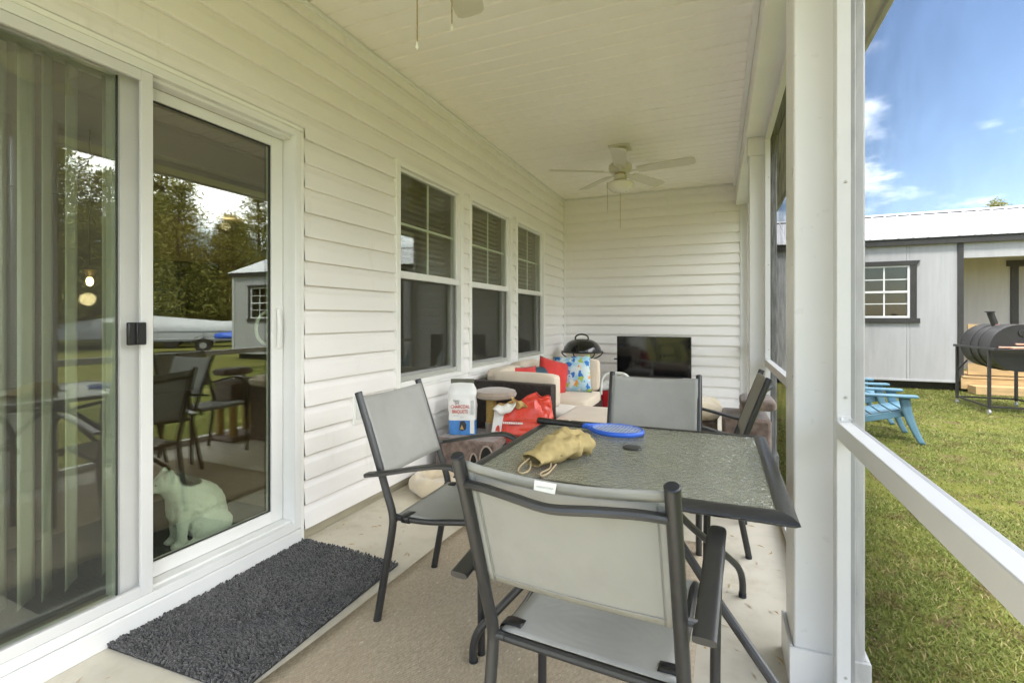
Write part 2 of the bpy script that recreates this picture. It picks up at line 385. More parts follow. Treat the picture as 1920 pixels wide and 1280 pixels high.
def m_grass():
    m, N, L, out = newmat('grass_blades')
    g = N.new('ShaderNodeNewGeometry')
    v = coords(N, L, (1, 1, 0))
    patch = tnoise(N, L, v, 0.9, 5, 0.6); fine = tnoise(N, L, v, 4.5, 4, 0.6)
    c = mixc(N, L, g.outputs['Random Per Island'], (0.105, 0.15, 0.03), (0.225, 0.26, 0.058))
    c = mixc(N, L, ramp(N, L, patch, 0.42, 0.66, 0, 0.75), c, (0.245, 0.27, 0.065))
    c = mixc(N, L, ramp(N, L, nmath(N, L, 'FRACT', nmath(N, L, 'MULTIPLY', g.outputs['Random Per Island'], 17.3)), 0.86, 0.88, 0, 0.85), c, (0.42, 0.35, 0.17))
    c = mixc(N, L, ramp(N, L, fine, 0.54, 0.68, 0, 0.7), c, (0.17, 0.115, 0.055))
    p = bsdf(N, L, out, c, 0.6, 0, 0.25)
    tl = N.new('ShaderNodeBsdfTranslucent'); L.new(c, tl.inputs[0])
    mx = N.new('ShaderNodeMixShader'); mx.inputs[0].default_value = 0.3
    L.new(p.outputs[0], mx.inputs[1]); L.new(tl.outputs[0], mx.inputs[2]); L.new(mx.outputs[0], out.inputs[0])
m_grass()
def m_lawn():
    m, N, L, out = newmat('lawn_soil')
    v = coords(N, L)
    patch = tnoise(N, L, v, 0.9, 5, 0.6); fine = tnoise(N, L, v, 4.5, 4, 0.6); s = tnoise(N, L, v, 30, 6, 0.7)
    c = mixc(N, L, ramp(N, L, s, 0.3, 0.7), (0.066, 0.082, 0.016), (0.16, 0.172, 0.034))
    c = mixc(N, L, ramp(N, L, patch, 0.42, 0.66, 0, 0.7), c, (0.20, 0.19, 0.045))
    c = mixc(N, L, ramp(N, L, fine, 0.52, 0.64, 0, 0.9), c, (0.15, 0.105, 0.06))
    bsdf(N, L, out, c, 0.95, 0, 0.1, bump(N, L, s, 0.9, 0.03))
m_lawn()
def m_leaf(name, a, b):
    m, N, L, out = newmat(name)
    g = N.new('ShaderNodeNewGeometry')
    c = mixc(N, L, g.outputs['Random Per Island'], a, b)
    p = bsdf(N, L, out, c, 0.6, 0, 0.25)
    tl = N.new('ShaderNodeBsdfTranslucent'); L.new(c, tl.inputs[0])
    mx = N.new('ShaderNodeMixShader'); mx.inputs[0].default_value = 0.3
    L.new(p.outputs[0], mx.inputs[1]); L.new(tl.outputs[0], mx.inputs[2]); L.new(mx.outputs[0], out.inputs[0])
m_leaf('pine_needles', (0.14, 0.145, 0.03), (0.36, 0.33, 0.08))
m_leaf('oak_leaves', (0.05, 0.07, 0.016), (0.12, 0.13, 0.03))

def m_cat():
    m, N, L, out = newmat('cat_fur')
    t = N.new('ShaderNodeTexCoord'); v = t.outputs['Object']
    d = N.new('ShaderNodeVectorMath'); d.operation = 'DISTANCE'; d.inputs[1].default_value = (0.0, -0.02, 0.352); L.new(v, d.inputs[0])
    n = tnoise(N, L, v, 14, 3)
    f = ramp(N, L, nmath(N, L, 'MULTIPLY_ADD', n, 0.03, d.outputs['Value']), 0.10, 0.088)
    base = mixc(N, L, tnoise(N, L, v, 20, 4), (0.84, 0.84, 0.80), (0.92, 0.91, 0.88))
    c = mixc(N, L, f, base, (0.02, 0.02, 0.022))
    st = N.new('ShaderNodeMapping'); st.inputs['Scale'].default_value = (1, 1, 0.3); L.new(v, st.inputs[0])
    bsdf(N, L, out, c, 0.9, 0, 0.2, bump(N, L, tnoise(N, L, st.outputs[0], 90, 4, 0.7), 0.5, 0.006), 0, 0.4)
m_cat()

# ------------------------------------------------------------------ mesh helpers
class MB:
    def __init__(s): s.v = []; s.f = []
    def add(s, vs, fs):
        b = len(s.v); s.v.extend([tuple(p) for p in vs]); s.f.extend([tuple(b + i for i in q) for q in fs]); return s
    def box(s, x0, x1, y0, y1, z0, z1):
        return s.add([(x0, y0, z0), (x1, y0, z0), (x1, y1, z0), (x0, y1, z0), (x0, y0, z1), (x1, y0, z1), (x1, y1, z1), (x0, y1, z1)],
                     [(0, 3, 2, 1), (4, 5, 6, 7), (0, 1, 5, 4), (1, 2, 6, 5), (2, 3, 7, 6), (3, 0, 4, 7)])
    def tube(s, pts, r, n=10, caps=True, flat=None, up=(0, 0, 1), sq=None):
        """sweep; r scalar or per point; flat = (side factor, up factor) per point or one pair"""
        P = [Vector(p) for p in pts]; k = len(P)
        R = [r] * k if isinstance(r, (int, float)) else list(r)
        FL = [flat or (1, 1)] * k if (flat is None or isinstance(flat[0], (int, float))) else flat
        u = Vector(up); vs = []; prev = None
        for i in range(k):
            t = (P[min(i + 1, k - 1)] - P[max(i - 1, 0)]).normalized()
            if prev is None:
                a = t.cross(u)
                if a.length < 1e-4: a = t.cross(Vector((1, 0, 0)))
                a.normalize()
            else:
                a = prev - t * prev.dot(t); a.normalize()
            prev = a; b = a.cross(t)
            for j in range(n):
                w = 2 * PI * j / n; ca, sa = math.cos(w), math.sin(w)
                if sq:
                    e = sq[i]; ca = math.copysign(abs(ca) ** e, ca); sa = math.copysign(abs(sa) ** e, sa)
                vs.append(P[i] + a * (ca * R[i] * FL[i][0]) + b * (sa * R[i] * FL[i][1]))
        fs = [(i * n + j, i * n + (j + 1) % n, (i + 1) * n + (j + 1) % n, (i + 1) * n + j) for i in range(k - 1) for j in range(n)]
        if caps: fs += [tuple(range(n))[::-1], tuple((k - 1) * n + j for j in range(n))]
        return s.add(vs, fs)
    def lathe(s, prof, c=(0, 0, 0), n=28, axis='z'):
        vs = []; k = len(prof)
        for r, h in prof:
            for j in range(n):
                w = 2 * PI * j / n; a, b = r * math.cos(w), r * math.sin(w)
                p = (a, b, h) if axis == 'z' else ((h, a, b) if axis == 'x' else (b, h, a))
                vs.append((c[0] + p[0], c[1] + p[1], c[2] + p[2]))
        fs = [(i * n + j, i * n + (j + 1) % n, (i + 1) * n + (j + 1) % n, (i + 1) * n + j) for i in range(k - 1) for j in range(n)]
        fs += [tuple(range(n))[::-1], tuple((k - 1) * n + j for j in range(n))]
        return s.add(vs, fs)
    def prism(s, poly, lo, hi, axis='z'):
        n = len(poly)
        def P(a, b, h): return (a, b, h) if axis == 'z' else ((h, a, b) if axis == 'x' else (a, h, b))
        vs = [P(a, b, lo) for a, b in poly] + [P(a, b, hi) for a, b in poly]
        return s.add(vs, [tuple(range(n))[::-1], tuple(range(n, 2 * n))] + [(i, (i + 1) % n, n + (i + 1) % n, n + i) for i in range(n)])
    def surf(s, fn, nu, nv, close_u=False):
        vs = [fn(i / (nu if close_u else nu), j / nv) for i in range(nu + (0 if close_u else 1)) for j in range(nv + 1)]
        m = nv + 1; cnt = nu + (0 if close_u else 1)
        fs = [(i * m + j, ((i + 1) % cnt) * m + j, ((i + 1) % cnt) * m + j + 1, i * m + j + 1) for i in range(nu) for j in range(nv)]
        return s.add(vs, fs)
    def xf(s, M, start=0):
        for i in range(start, len(s.v)): s.v[i] = tuple(M @ Vector(s.v[i]))
        return s
    def build(s, name, mat, parent=None, smooth=35, bevel=0.0, local=False, solid=0.0, subs=0):
        me = bpy.data.meshes.new(name); me.from_pydata(s.v, [], s.f); me.validate()
        if isinstance(mat, str): mat = MATS[mat]
        me.materials.append(mat)
        bm = bmesh.new(); bm.from_mesh(me); bmesh.ops.recalc_face_normals(bm, faces=bm.faces); bm.to_mesh(me); bm.free()
        if smooth:
            me.shade_smooth(); me.set_sharp_from_angle(angle=math.radians(smooth))
        o = bpy.data.objects.new(name, me); COL.objects.link(o)
        if solid: m = o.modifiers.new('solid', 'SOLIDIFY'); m.thickness = solid; m.offset = 0
        if bevel: m = o.modifiers.new('bevel', 'BEVEL'); m.width = bevel; m.segments = 2; m.limit_method = 'ANGLE'
        if subs: m = o.modifiers.new('subd', 'SUBSURF'); m.levels = subs; m.render_levels = subs
        if parent is not None:
            o.parent = parent
            if not local and parent.type == 'EMPTY': o.matrix_parent_inverse = parent.matrix_basis.inverted()
        return o
def box(name, mat, parent, x0, x1, y0, y1, z0, z1, bevel=0.003, **k):
    return MB().box(x0, x1, y0, y1, z0, z1).build(name, mat, parent, 0 if not bevel else 30, bevel, **k)
def cat(pts, n=6, closed=False):
    """smooth curve through points"""
    P = [Vector(p) for p in pts]; out = []; k = len(P)
    for i in range(k if closed else k - 1):
        if closed: a, b, c, d = P[(i - 1) % k], P[i], P[(i + 1) % k], P[(i + 2) % k]
        else: a, b, c, d = P[max(i - 1, 0)], P[i], P[i + 1], P[min(i + 2, k - 1)]
        for j in range(n):
            t = j / n
            out.append(0.5 * ((2 * b) + (c - a) * t + (2 * a - 5 * b + 4 * c - d) * t * t + (3 * b - a - 3 * c + d) * t ** 3))
    if not closed: out.append(P[-1])
    return out
def tag(o, label=None, cat=None, group=None, kind=None):
    if label: o['label'] = label
    if cat: o['category'] = cat
    if group: o['group'] = group
    if kind: o['kind'] = kind
    return o
def thing(name, label, category, loc=(0, 0, 0), rz=0.0, group=None):
    o = bpy.data.objects.new(name, None); o.empty_display_size = 0.1; COL.objects.link(o)
    o.location = loc; o.rotation_euler = (0, 0, rz)
    return tag(o, label, category, group)
def dup(root, loc, rz, label, mirror=False):
    r = root.copy(); COL.objects.link(r); r.location = loc; r.rotation_euler = (0, 0, rz); r['label'] = label
    for ch in [c for c in bpy.data.objects if c.parent == root]:
        c = ch.copy(); COL.objects.link(c); c.parent = r
        for g in [g for g in bpy.data.objects if g.parent == ch]:
            d = g.copy(); COL.objects.link(d); d.parent = c
    return r
def text(body, mat, parent, size, M, name='lettering', ext=0.0006, align='CENTER', sx=1.0):
    cu = bpy.data.curves.new(name + '_font', 'FONT'); cu.body = body; cu.size = size; cu.extrude = ext; cu.align_x = align
    cu.materials.append(MATS[mat])
    tmp = bpy.data.objects.new('tmp', cu); me = bpy.data.meshes.new_from_object(tmp); bpy.data.objects.remove(tmp)
    o = bpy.data.objects.new(name, me); COL.objects.link(o)
    o.parent = parent
    if parent.type == 'EMPTY': o.matrix_parent_inverse = parent.matrix_basis.inverted()
    o.matrix_basis = M @ Matrix.Diagonal((sx, 1, 1, 1))
    return o
def frame(o, xa, za):
    """matrix with local x along xa, local y along za (up the page), origin o"""
    x = Vector(xa).normalized(); y = Vector(za).normalized(); z = x.cross(y)
    return Matrix(((x.x, y.x, z.x, o[0]), (x.y, y.y, z.y, o[1]), (x.z, y.z, z.z, o[2]), (0, 0, 0, 1)))
def pillow_mb(w, h, t, n=14, sag=0.0, seed=0):
    m = MB()
    def side(sg):
        def fn(a, b):
            u, v = a * 2 - 1, b * 2 - 1
            e = max(0.0, (1 - abs(u) ** 3.2) * (1 - abs(v) ** 3.2)) ** 0.55
            pin = 1 - 0.10 * (abs(u) * abs(v)) ** 0.5 * (1 - max(abs(u), abs(v)) ** 8) - 0.05 * (1 - min(abs(u), abs(v)) ** 2) * max(abs(u), abs(v)) ** 6
            wr = 0.05 * mnoise.noise(Vector((u * 2.3 + seed, v * 2.3, sg * 3)))
            return (u * w / 2 * pin, sg * t / 2 * e * (1 + wr * 3) , v * h / 2 * pin)
        return fn
    m.surf(side(1), n, n); m.surf(side(-1), n, n)
    return m
def soft_box(m, x0, x1, y0, y1, z0, z1, r=0.03, crown=0.012, n=9):
    """cushion: box with rounded, slightly crowned faces"""
    cx, cy, cz = (x0 + x1) / 2, (y0 + y1) / 2, (z0 + z1) / 2; hx, hy, hz = (x1 - x0) / 2, (y1 - y0) / 2, (z1 - z0) / 2
    for ax in range(3):
        for sg in (-1, 1):
            def fn(a, b, ax=ax, sg=sg):
                u, v = a * 2 - 1, b * 2 - 1
                q = [0, 0, 0]; q[ax] = sg; q[(ax + 1) % 3] = u; q[(ax + 2) % 3] = v
                p = [q[0] * hx, q[1] * hy, q[2] * hz]; H = (hx, hy, hz)
                inner = [max(-(H[i] - r), min(H[i] - r, p[i])) for i in range(3)]
                d = Vector([p[i] - inner[i] for i in range(3)])
                if d.length > 1e-6: d = d.normalized() * r
                p = Vector(inner) + d
                p[ax] += sg * crown * (1 - u * u) * (1 - v * v)
                return (cx + p.x, cy + p.y, cz + p.z)
            m.surf(fn, n, n)
    return m
def weld(o, d=0.0005):
    bm = bmesh.new(); bm.from_mesh(o.data); bmesh.ops.remove_doubles(bm, verts=bm.verts, dist=d)
    bmesh.ops.recalc_face_normals(bm, faces=bm.faces); bm.to_mesh(o.data); bm.free(); o.data.shade_smooth(); return o

# ------------------------------------------------------------------ ground, slab
WX, EY, CZ, GZ = -1.996, 6.60, 2.80, -0.20
tag(MB().add([(-150, -150, GZ), (250, -150, GZ), (250, 350, GZ), (-150, 350, GZ)], [(0, 1, 2, 3)]).build('ground', 'lawn_soil', None, 0), kind='structure')
slab = tag(MB().box(WX - 0.01, 0.43, -0.66, EY + 0.2, -0.35, 0.0).build('porch_floor', 'concrete', None, 30, 0.006), kind='structure')

def grass():
    zones = [(0.45, 2.2, 0.5, 4.5, 130000, 0.028), (0.45, 4.5, 2.5, 7.5, 130000, 0.028), (1.6, 8.0, 6.5, 11.9, 100000, 0.030)]
    vs = []; ln = 0
    V = []; 
    for x0, x1, y0, y1, n, hh in zones:
        x = rng.uniform(x0, x1, n); y = rng.uniform(y0, y1, n)
        keep = rng.uniform(0, 1, n) < 0.30 + 0.70 * np.clip(np.sin(x * 7.1 + 2 * np.sin(y * 3.3)) * np.sin(y * 6.3 + 1.7 * np.sin(x * 4.1)) + 0.6, 0, 1)
        x, y = x[keep], y[keep]; n = len(x)
        h = hh * rng.uniform(0.35, 1.15, n); w = rng.uniform(0.0016, 0.0038, n) * (1 + np.clip(y - 3, 0, 8) * 0.12)
        a = rng.uniform(0, 2 * PI, n); b = rng.uniform(0, 2 * PI, n); lean = h * rng.uniform(0.3, 1.5, n)
        dx, dy = np.cos(a) * w, np.sin(a) * w
        lx, ly = np.cos(b) * lean, np.sin(b) * lean
        z = np.full(n, GZ - 0.003)
        p0 = np.stack([x - dx, y - dy, z], 1); p1 = np.stack([x + dx, y + dy, z], 1)
        p2 = np.stack([x + lx * 0.4 + dx * 0.8, y + ly * 0.4 + dy * 0.8, z + h * 0.6], 1)
        p3 = np.stack([x + lx * 0.4 - dx * 0.8, y + ly * 0.4 - dy * 0.8, z + h * 0.6], 1)
        p4 = np.stack([x + lx, y + ly, z + h * 0.82], 1)
        V.append(np.stack([p0, p1, p2, p3, p4], 1).reshape(-1, 3))
    V = np.concatenate(V); nb = len(V) // 5
    base = np.arange(nb)[:, None] * 5
    me = bpy.data.meshes.new('grass')
    me.vertices.add(len(V)); me.vertices.foreach_set('co', V.astype(np.float32).ravel())
    loops = np.concatenate([base + 0, base + 1, base + 2, base + 3, base + 3, base + 2, base + 4], 1).ravel()
    me.loops.add(len(loops)); me.loops.foreach_set('vertex_index', loops.astype(np.int32))
    starts = (np.arange(nb)[:, None] * 7 + np.array([0, 4])[None]).ravel()
    me.polygons.add(len(starts)); me.polygons.foreach_set('loop_start', starts.astype(np.int32))
    me.update(calc_edges=True); me.materials.append(MATS['grass_blades'])
    o = bpy.data.objects.new('grass', me); COL.objects.link(o)
    tag(o, 'short patchy green lawn grass outside the porch screen', 'grass', kind='stuff')
grass()

# ------------------------------------------------------------------ house
house = thing('house', 'white vinyl lap siding house with screened back porch', 'house', (WX, 3.0, 0))
PITCH, Z0 = 0.1268, 0.057
DOOR = (0.36, 1.934, -1.0, 2.136)
WINS = [(2.717, 3.665), (3.762, 4.722), (4.826, 5.765)]
WZ0, WZ1 = 0.683, 2.222
OPEN = [DOOR] + [(a, b, WZ0, WZ1) for a, b in WINS]
def wall_rects(y0, y1, z0, z1, holes):
    ys = sorted({y0, y1, *[h[0] for h in holes], *[h[1] for h in holes]})
    out = []
    for a, b in zip(ys, ys[1:]):
        m = (a + b) / 2; hs = [h for h in holes if h[0] < m < h[1]]
        if not hs: out.append((a, b, z0, z1)); continue
        h = hs[0]
        if h[2] > z0: out.append((a, b, z0, h[2]))
        if h[3] < z1: out.append((a, b, h[3], z1))
    return out
wm = MB()
for a, b, c, d in wall_rects(-2.6, EY + 0.15, 0.0, CZ + 0.1, [(h[0] + .02, h[1] - .02, max(0.06, h[2] + .02), h[3] - .02) for h in OPEN]):
    wm.box(WX - 0.10, WX - 0.012, a, b, c, d)
wall = wm.build('wall', 'vinyl', house, 0)
box('foundation', 'foundation', house, WX - 0.10, WX + 0.004, 1.936, EY, 0.0, 0.056, 0.002)
PROF = [(0.0, 0.001), (0.0, 0.0205), (0.003, 0.022), (0.012, 0.0215), (0.080, 0.0135), (0.087, 0.0115), (0.098, 0.0055), (0.110, 0.0018), (PITCH, 0.0004)]
def prof_clip(za, zb):
    out = []
    for (t0, o0), (t1, o1) in zip(PROF, PROF[1:]):
        if t1 < za or t0 > zb: continue
        if t0 >= za: out.append((t0, o0))
        elif t1 > za: k = (za - t0) / (t1 - t0); out.append((za, o0 + (o1 - o0) * k))
        if t1 > zb: k = (zb - t0) / (t1 - t0); out.append((zb, o0 + (o1 - o0) * k)); break
    else: out.append((min(zb, PITCH), PROF[-1][1]))
    return out
def siding(parent, fixed, axis, a0, a1, z0, z1, holes):
    k = 0
    while Z0 + k * PITCH < z1:
        c0 = Z0 + k * PITCH; c1 = min(c0 + PITCH, z1)
        cuts = sorted({c0, c1, *[z for h in holes for z in (h[2], h[3]) if c0 < z < c1]})
        for za, zb in zip(cuts, cuts[1:]):
            if zb - za < 0.004: continue
            m = (za + zb) / 2; segs = [(a0, a1)]
            for h in holes:
                if h[2] < m < h[3]:
                    ns = []
                    for s0, s1 in segs:
                        if h[1] <= s0 or h[0] >= s1: ns.append((s0, s1)); continue
                        if h[0] > s0: ns.append((s0, h[0]))
                        if h[1] < s1: ns.append((h[1], s1))
                    segs = ns
            pl = prof_clip(za - c0, zb - c0); n = len(pl)
            for s0, s1 in segs:
                if s1 - s0 < 0.01: continue
                jit = rng.uniform(-0.0008, 0.0008)
                if axis == 'y': vs = [(fixed + o + jit, s, c0 + t) for s in (s0, s1) for t, o in pl]
                else: vs = [(s, fixed - o + jit, c0 + t) for s in (s0, s1) for t, o in pl]
                ob = MB().add(vs, [(i, i + 1, n + i + 1, n + i) for i in range(n - 1)]).build('siding_board', 'siding', parent, 25)
        k += 1
siding(wall, WX, 'y', -2.6, EY - 0.03, Z0, CZ, OPEN)
endw = MB().box(WX - 0.1, 0.41, EY + 0.004, EY + 0.12, 0, CZ + 0.1).build('end_wall', 'vinyl', house, 0)
siding(endw, EY, 'x', WX + 0.03, 0.245, Z0, CZ, [])
# corner post of the siding and channels
MB().box(WX - 0.004, WX + 0.032, EY - 0.034, EY + 0.002, 0.03, CZ - 0.002).build('corner_trim', 'trim_white', house, 30, 0.003)
MB().box(0.243, 0.262, EY - 0.026, EY + 0.003, 0.03, 2.53).build('channel_trim', 'trim_white', house, 30, 0.002)
MB().box(0.262, 0.400, EY - 0.014, EY + 0.003, 0.0, 2.53).build('channel_trim', 'trim_white', house, 30, 0.002)
box('base_trim', 'trim_white', house, WX + .03, 0.30, EY - 0.03, EY + 0.002, 0.002, 0.055)
# ceiling
ceil = MB().box(WX - 0.1, 0.21, -0.66, EY + 0.12, CZ + 0.016, CZ + 0.06).build('ceiling', 'soffit', house, 0)
PW = 0.257
cp = [(0, .014), (.0055, .014), (.009, 0), (.1215, 0), (.1250, .008), (.1320, .008), (.1355, 0), (PW - .009, 0), (PW - .0055, .014), (PW, .014)]
y = 2.205 - 11 * PW
while y < EY:
    y1 = min(y + PW, EY)
    pl = [(t, o) for t, o in cp if y + t <= y1 + 1e-6]; n = len(pl)
    vs = [(x, y + t, CZ + o) for x in (WX, 0.20) for t, o in pl]
    MB().add(vs, [(i, i + 1, n + i + 1, n + i) for i in range(n - 1)]).build('ceiling_panel', 'soffit', ceil, 25)
    y += PW
MB().box(WX, WX + 0.034, -0.5, EY, CZ - 0.026, CZ - 0.003).build('ceiling_trim', 'trim_white', house, 30, 0.004)
MB().box(WX + .034, 0.17, EY - 0.03, EY, CZ - 0.024, CZ - 0.003).build('ceiling_trim', 'trim_white', house, 30, 0.004)
MB().box(0.165, 0.199, -0.5, EY - .03, CZ - 0.036, CZ - 0.003).build('ceiling_trim', 'trim_white', house, 30, 0.004)
# header beam, soffit, fascia, roof
bm_ = MB().box(0.20, 0.41, -0.66, EY - 0.003, 2.53, CZ + 0.1).build('header_beam', 'trim_white', house, 30, 0.004)
MB().box(0.193, 0.205, -0.49, EY - .004, 2.53, 2.575).build('bead', 'trim_white', bm_, 30, 0.003)
MB().box(0.413, 0.665, -0.92, EY + 0.4, 2.52, 2.545).build('eave_soffit', 'soffit', house, 30, 0.002)
MB().box(0.665, 0.69, -0.92, EY + 0.4, 2.50, 2.68).build('fascia', 'trim_white', house, 30, 0.003)
MB().prism([(0.75, 2.66), (0.75, 2.70), (-5.6, 5.3), (-5.6, 5.2)], -0.95, EY + 0.6, 'y').build('roof', 'roof_shingle', house, 0)
MB().prism([(-12.0, 2.66), (-12.0, 2.70), (-5.6, 5.32), (-5.6, 5.22)], -3.0, EY + 0.6, 'y').build('roof', 'roof_shingle', house, 0)
MB().box(-11.5, WX - 0.02, EY + 0.16, EY + 0.3, -0.3, 2.75).build('gable_wall', 'vinyl', house, 0)
MB().box(-11.5, WX - 0.02, -2.75, -2.62, -0.3, 2.75).build('gable_wall', 'vinyl', house, 0)
MB().box(-11.5, -11.4, -2.6, EY + 0.1, -0.3, 2.75).build('rear_wall', 'vinyl', house, 0)

MB().box(WX + 0.02, 0.199, -0.66, -0.47, 2.53, CZ + .1).build('header_beam', 'trim_white', house, 30, 0.004)
# ---- sliding door
KX = lambda depth: (-WX + depth) / (-WX)
dr = box('sliding_door', 'trim_white', house, WX - 0.095, WX + 0.022, 1.868, 1.908, 0.082, 2.110, 0.003)     # lock-side jamb
def D(name, mat, *b, bevel=0.002): return box(name, mat, dr, *b, bevel=bevel)
D('jamb', 'trim_white', WX - 0.095, WX + 0.022, 0.39, 0.43, 0.082, 2.110)
D('head', 'trim_white', WX - 0.095, WX + 0.022, 0.43, 1.868, 2.076, 2.110)
D('head', 'trim_white', WX - 0.060, WX - 0.002, 1.20, 1.868, 2.060, 2.0755)
D('sill', 'trim_white', WX - 0.095, WX + 0.024, 0.43, 1.868, 0.082, 0.118)
D('sill', 'trim_white', WX - 0.060, WX - 0.004, 1.197, 1.868, 0.1185, 0.130)
D('kickboard', 'trim_white', WX - 0.09, WX + 0.030, 0.30, 1.905, 0.0, 0.0795, bevel=0.004)
D('casing', 'vinyl', WX - 0.02, WX + 0.016, 1.909, 1.934, 0.0, 2.112, bevel=0.003)
D('casing', 'vinyl', WX - 0.02, WX + 0.016, 0.36, 1.934, 2.1125, 2.137, bevel=0.003)
# screen door parked in front of the fixed glass
SX0, SX1 = WX + 0.002, WX + 0.0205
D('screen_stile', 'alu_white', SX0, SX1, 1.150, 1.192, 0.1185, 2.0745)
D('screen_stile', 'alu_white', SX0, SX1, 0.432, 0.474, 0.1185, 2.0745)
D('screen_rail', 'alu_white', SX0, SX1 - .0005, 0.474, 1.150, 2.036, 2.0742)
D('screen_rail', 'alu_white', SX0, SX1 - .0005, 0.474, 1.150, 0.1188, 0.157)
MB().add([(WX + 0.008, 0.474, 0.157), (WX + 0.008, 1.15, 0.157), (WX + 0.008, 1.15, 2.036), (WX + 0.008, 0.474, 2.036)], [(0, 1, 2, 3)]).build('insect_screen', 'door_mesh', dr, 0)
D('latch', 'black_plastic', SX1 + .0005, SX1 + 0.016, 1.098, 1.160, 1.054, 1.137, bevel=0.004)
D('latch', 'black_plastic', SX1 + .016, SX1 + 0.024, 1.122, 1.128, 1.058, 1.133, bevel=0.002)
# fixed glass panel
gx = WX - 0.048
k = KX(0.048)
def zz(z, k): return (z - EYE) * k + EYE
D('stile', 'trim_white', gx - 0.02, gx + 0.02, 1.080 * k, 1.172 * k, 0.1185, 2.075)
D('stile', 'trim_white', gx - 0.02, gx + 0.02, 0.431, 0.50, 0.1185, 2.075)
D('rail', 'trim_white', gx - 0.02, gx + 0.02, 0.50, 1.080 * k, 2.045, 2.075)
D('rail', 'trim_white', gx - 0.02, gx + 0.02, 0.50, 1.080 * k, 0.1185, 0.135)
box('glass_pane', 'door_glass', dr, gx - 0.004, gx + 0.004, 0.50, 1.080 * k, 0.135, 2.045, 0)
D('gasket', 'gasket', gx + 0.0045, gx + 0.008, 1.074 * k, 1.0795 * k, 0.136, 2.044, bevel=0)
# sliding glass panel
px = WX - 0.075
k2 = KX(0.065)
yR0, yR1 = 1.738 * k2, 1.800 * k2
zB, zT = zz(0.220, k2), zz(1.985, k2)
D('stile', 'trim_white', px - 0.02, px + 0.018, yR0, yR1 + 0.005, 0.131, 2.059)
D('stile', 'trim_white', px - 0.02, px + 0.018, 1.095, 1.180, 0.131, 2.059)
D('rail', 'trim_white', px - 0.02, px + 0.0175, 1.180, yR0, zT, 2.0585)
D('rail', 'trim_white', px - 0.02, px + 0.0175, 1.180, yR0, 0.1315, zB)
box('glass_pane', 'door_glass', dr, px - 0.006, px + 0.006, 1.180, yR0, zB, zT, 0)
D('gasket', 'gasket', px + 0.007, px + 0.011, yR0 - 0.010, yR0 - .0004, zB, zT, bevel=0)
D('gasket', 'gasket', px + 0.007, px + 0.011, 1.181, yR0 - 0.010, zT - 0.008, zT - .0004, bevel=0)
D('gasket', 'gasket', px + 0.007, px + 0.011, 1.181, yR0 - 0.010, zB + .0004, zB + 0.006, bevel=0)
hd = MB().tube(cat([(px + 0.019, 1.832, 1.20), (px + 0.026, 1.832, 1.192), (px + 0.030, 1.832, 1.15), (px + 0.032, 1.832, 1.10), (px + 0.030, 1.832, 1.05), (px + 0.026, 1.832, 1.012), (px + 0.019, 1.832, 1.0)], 4), 0.014, 10, flat=(1.0, 0.6)).build('handle', 'trim_white', dr)
MB().tube(cat([(px - 0.03, 1.83, 1.19), (px - 0.05, 1.80, 1.175), (px - 0.06, 1.775, 1.13), (px - 0.06, 1.775, 1.07), (px - 0.05, 1.80, 1.03), (px - 0.03, 1.83, 1.015)], 5), 0.008, 8).build('handle', 'trim_white', dr)
for yy in (1.05, 1.62):
    pass
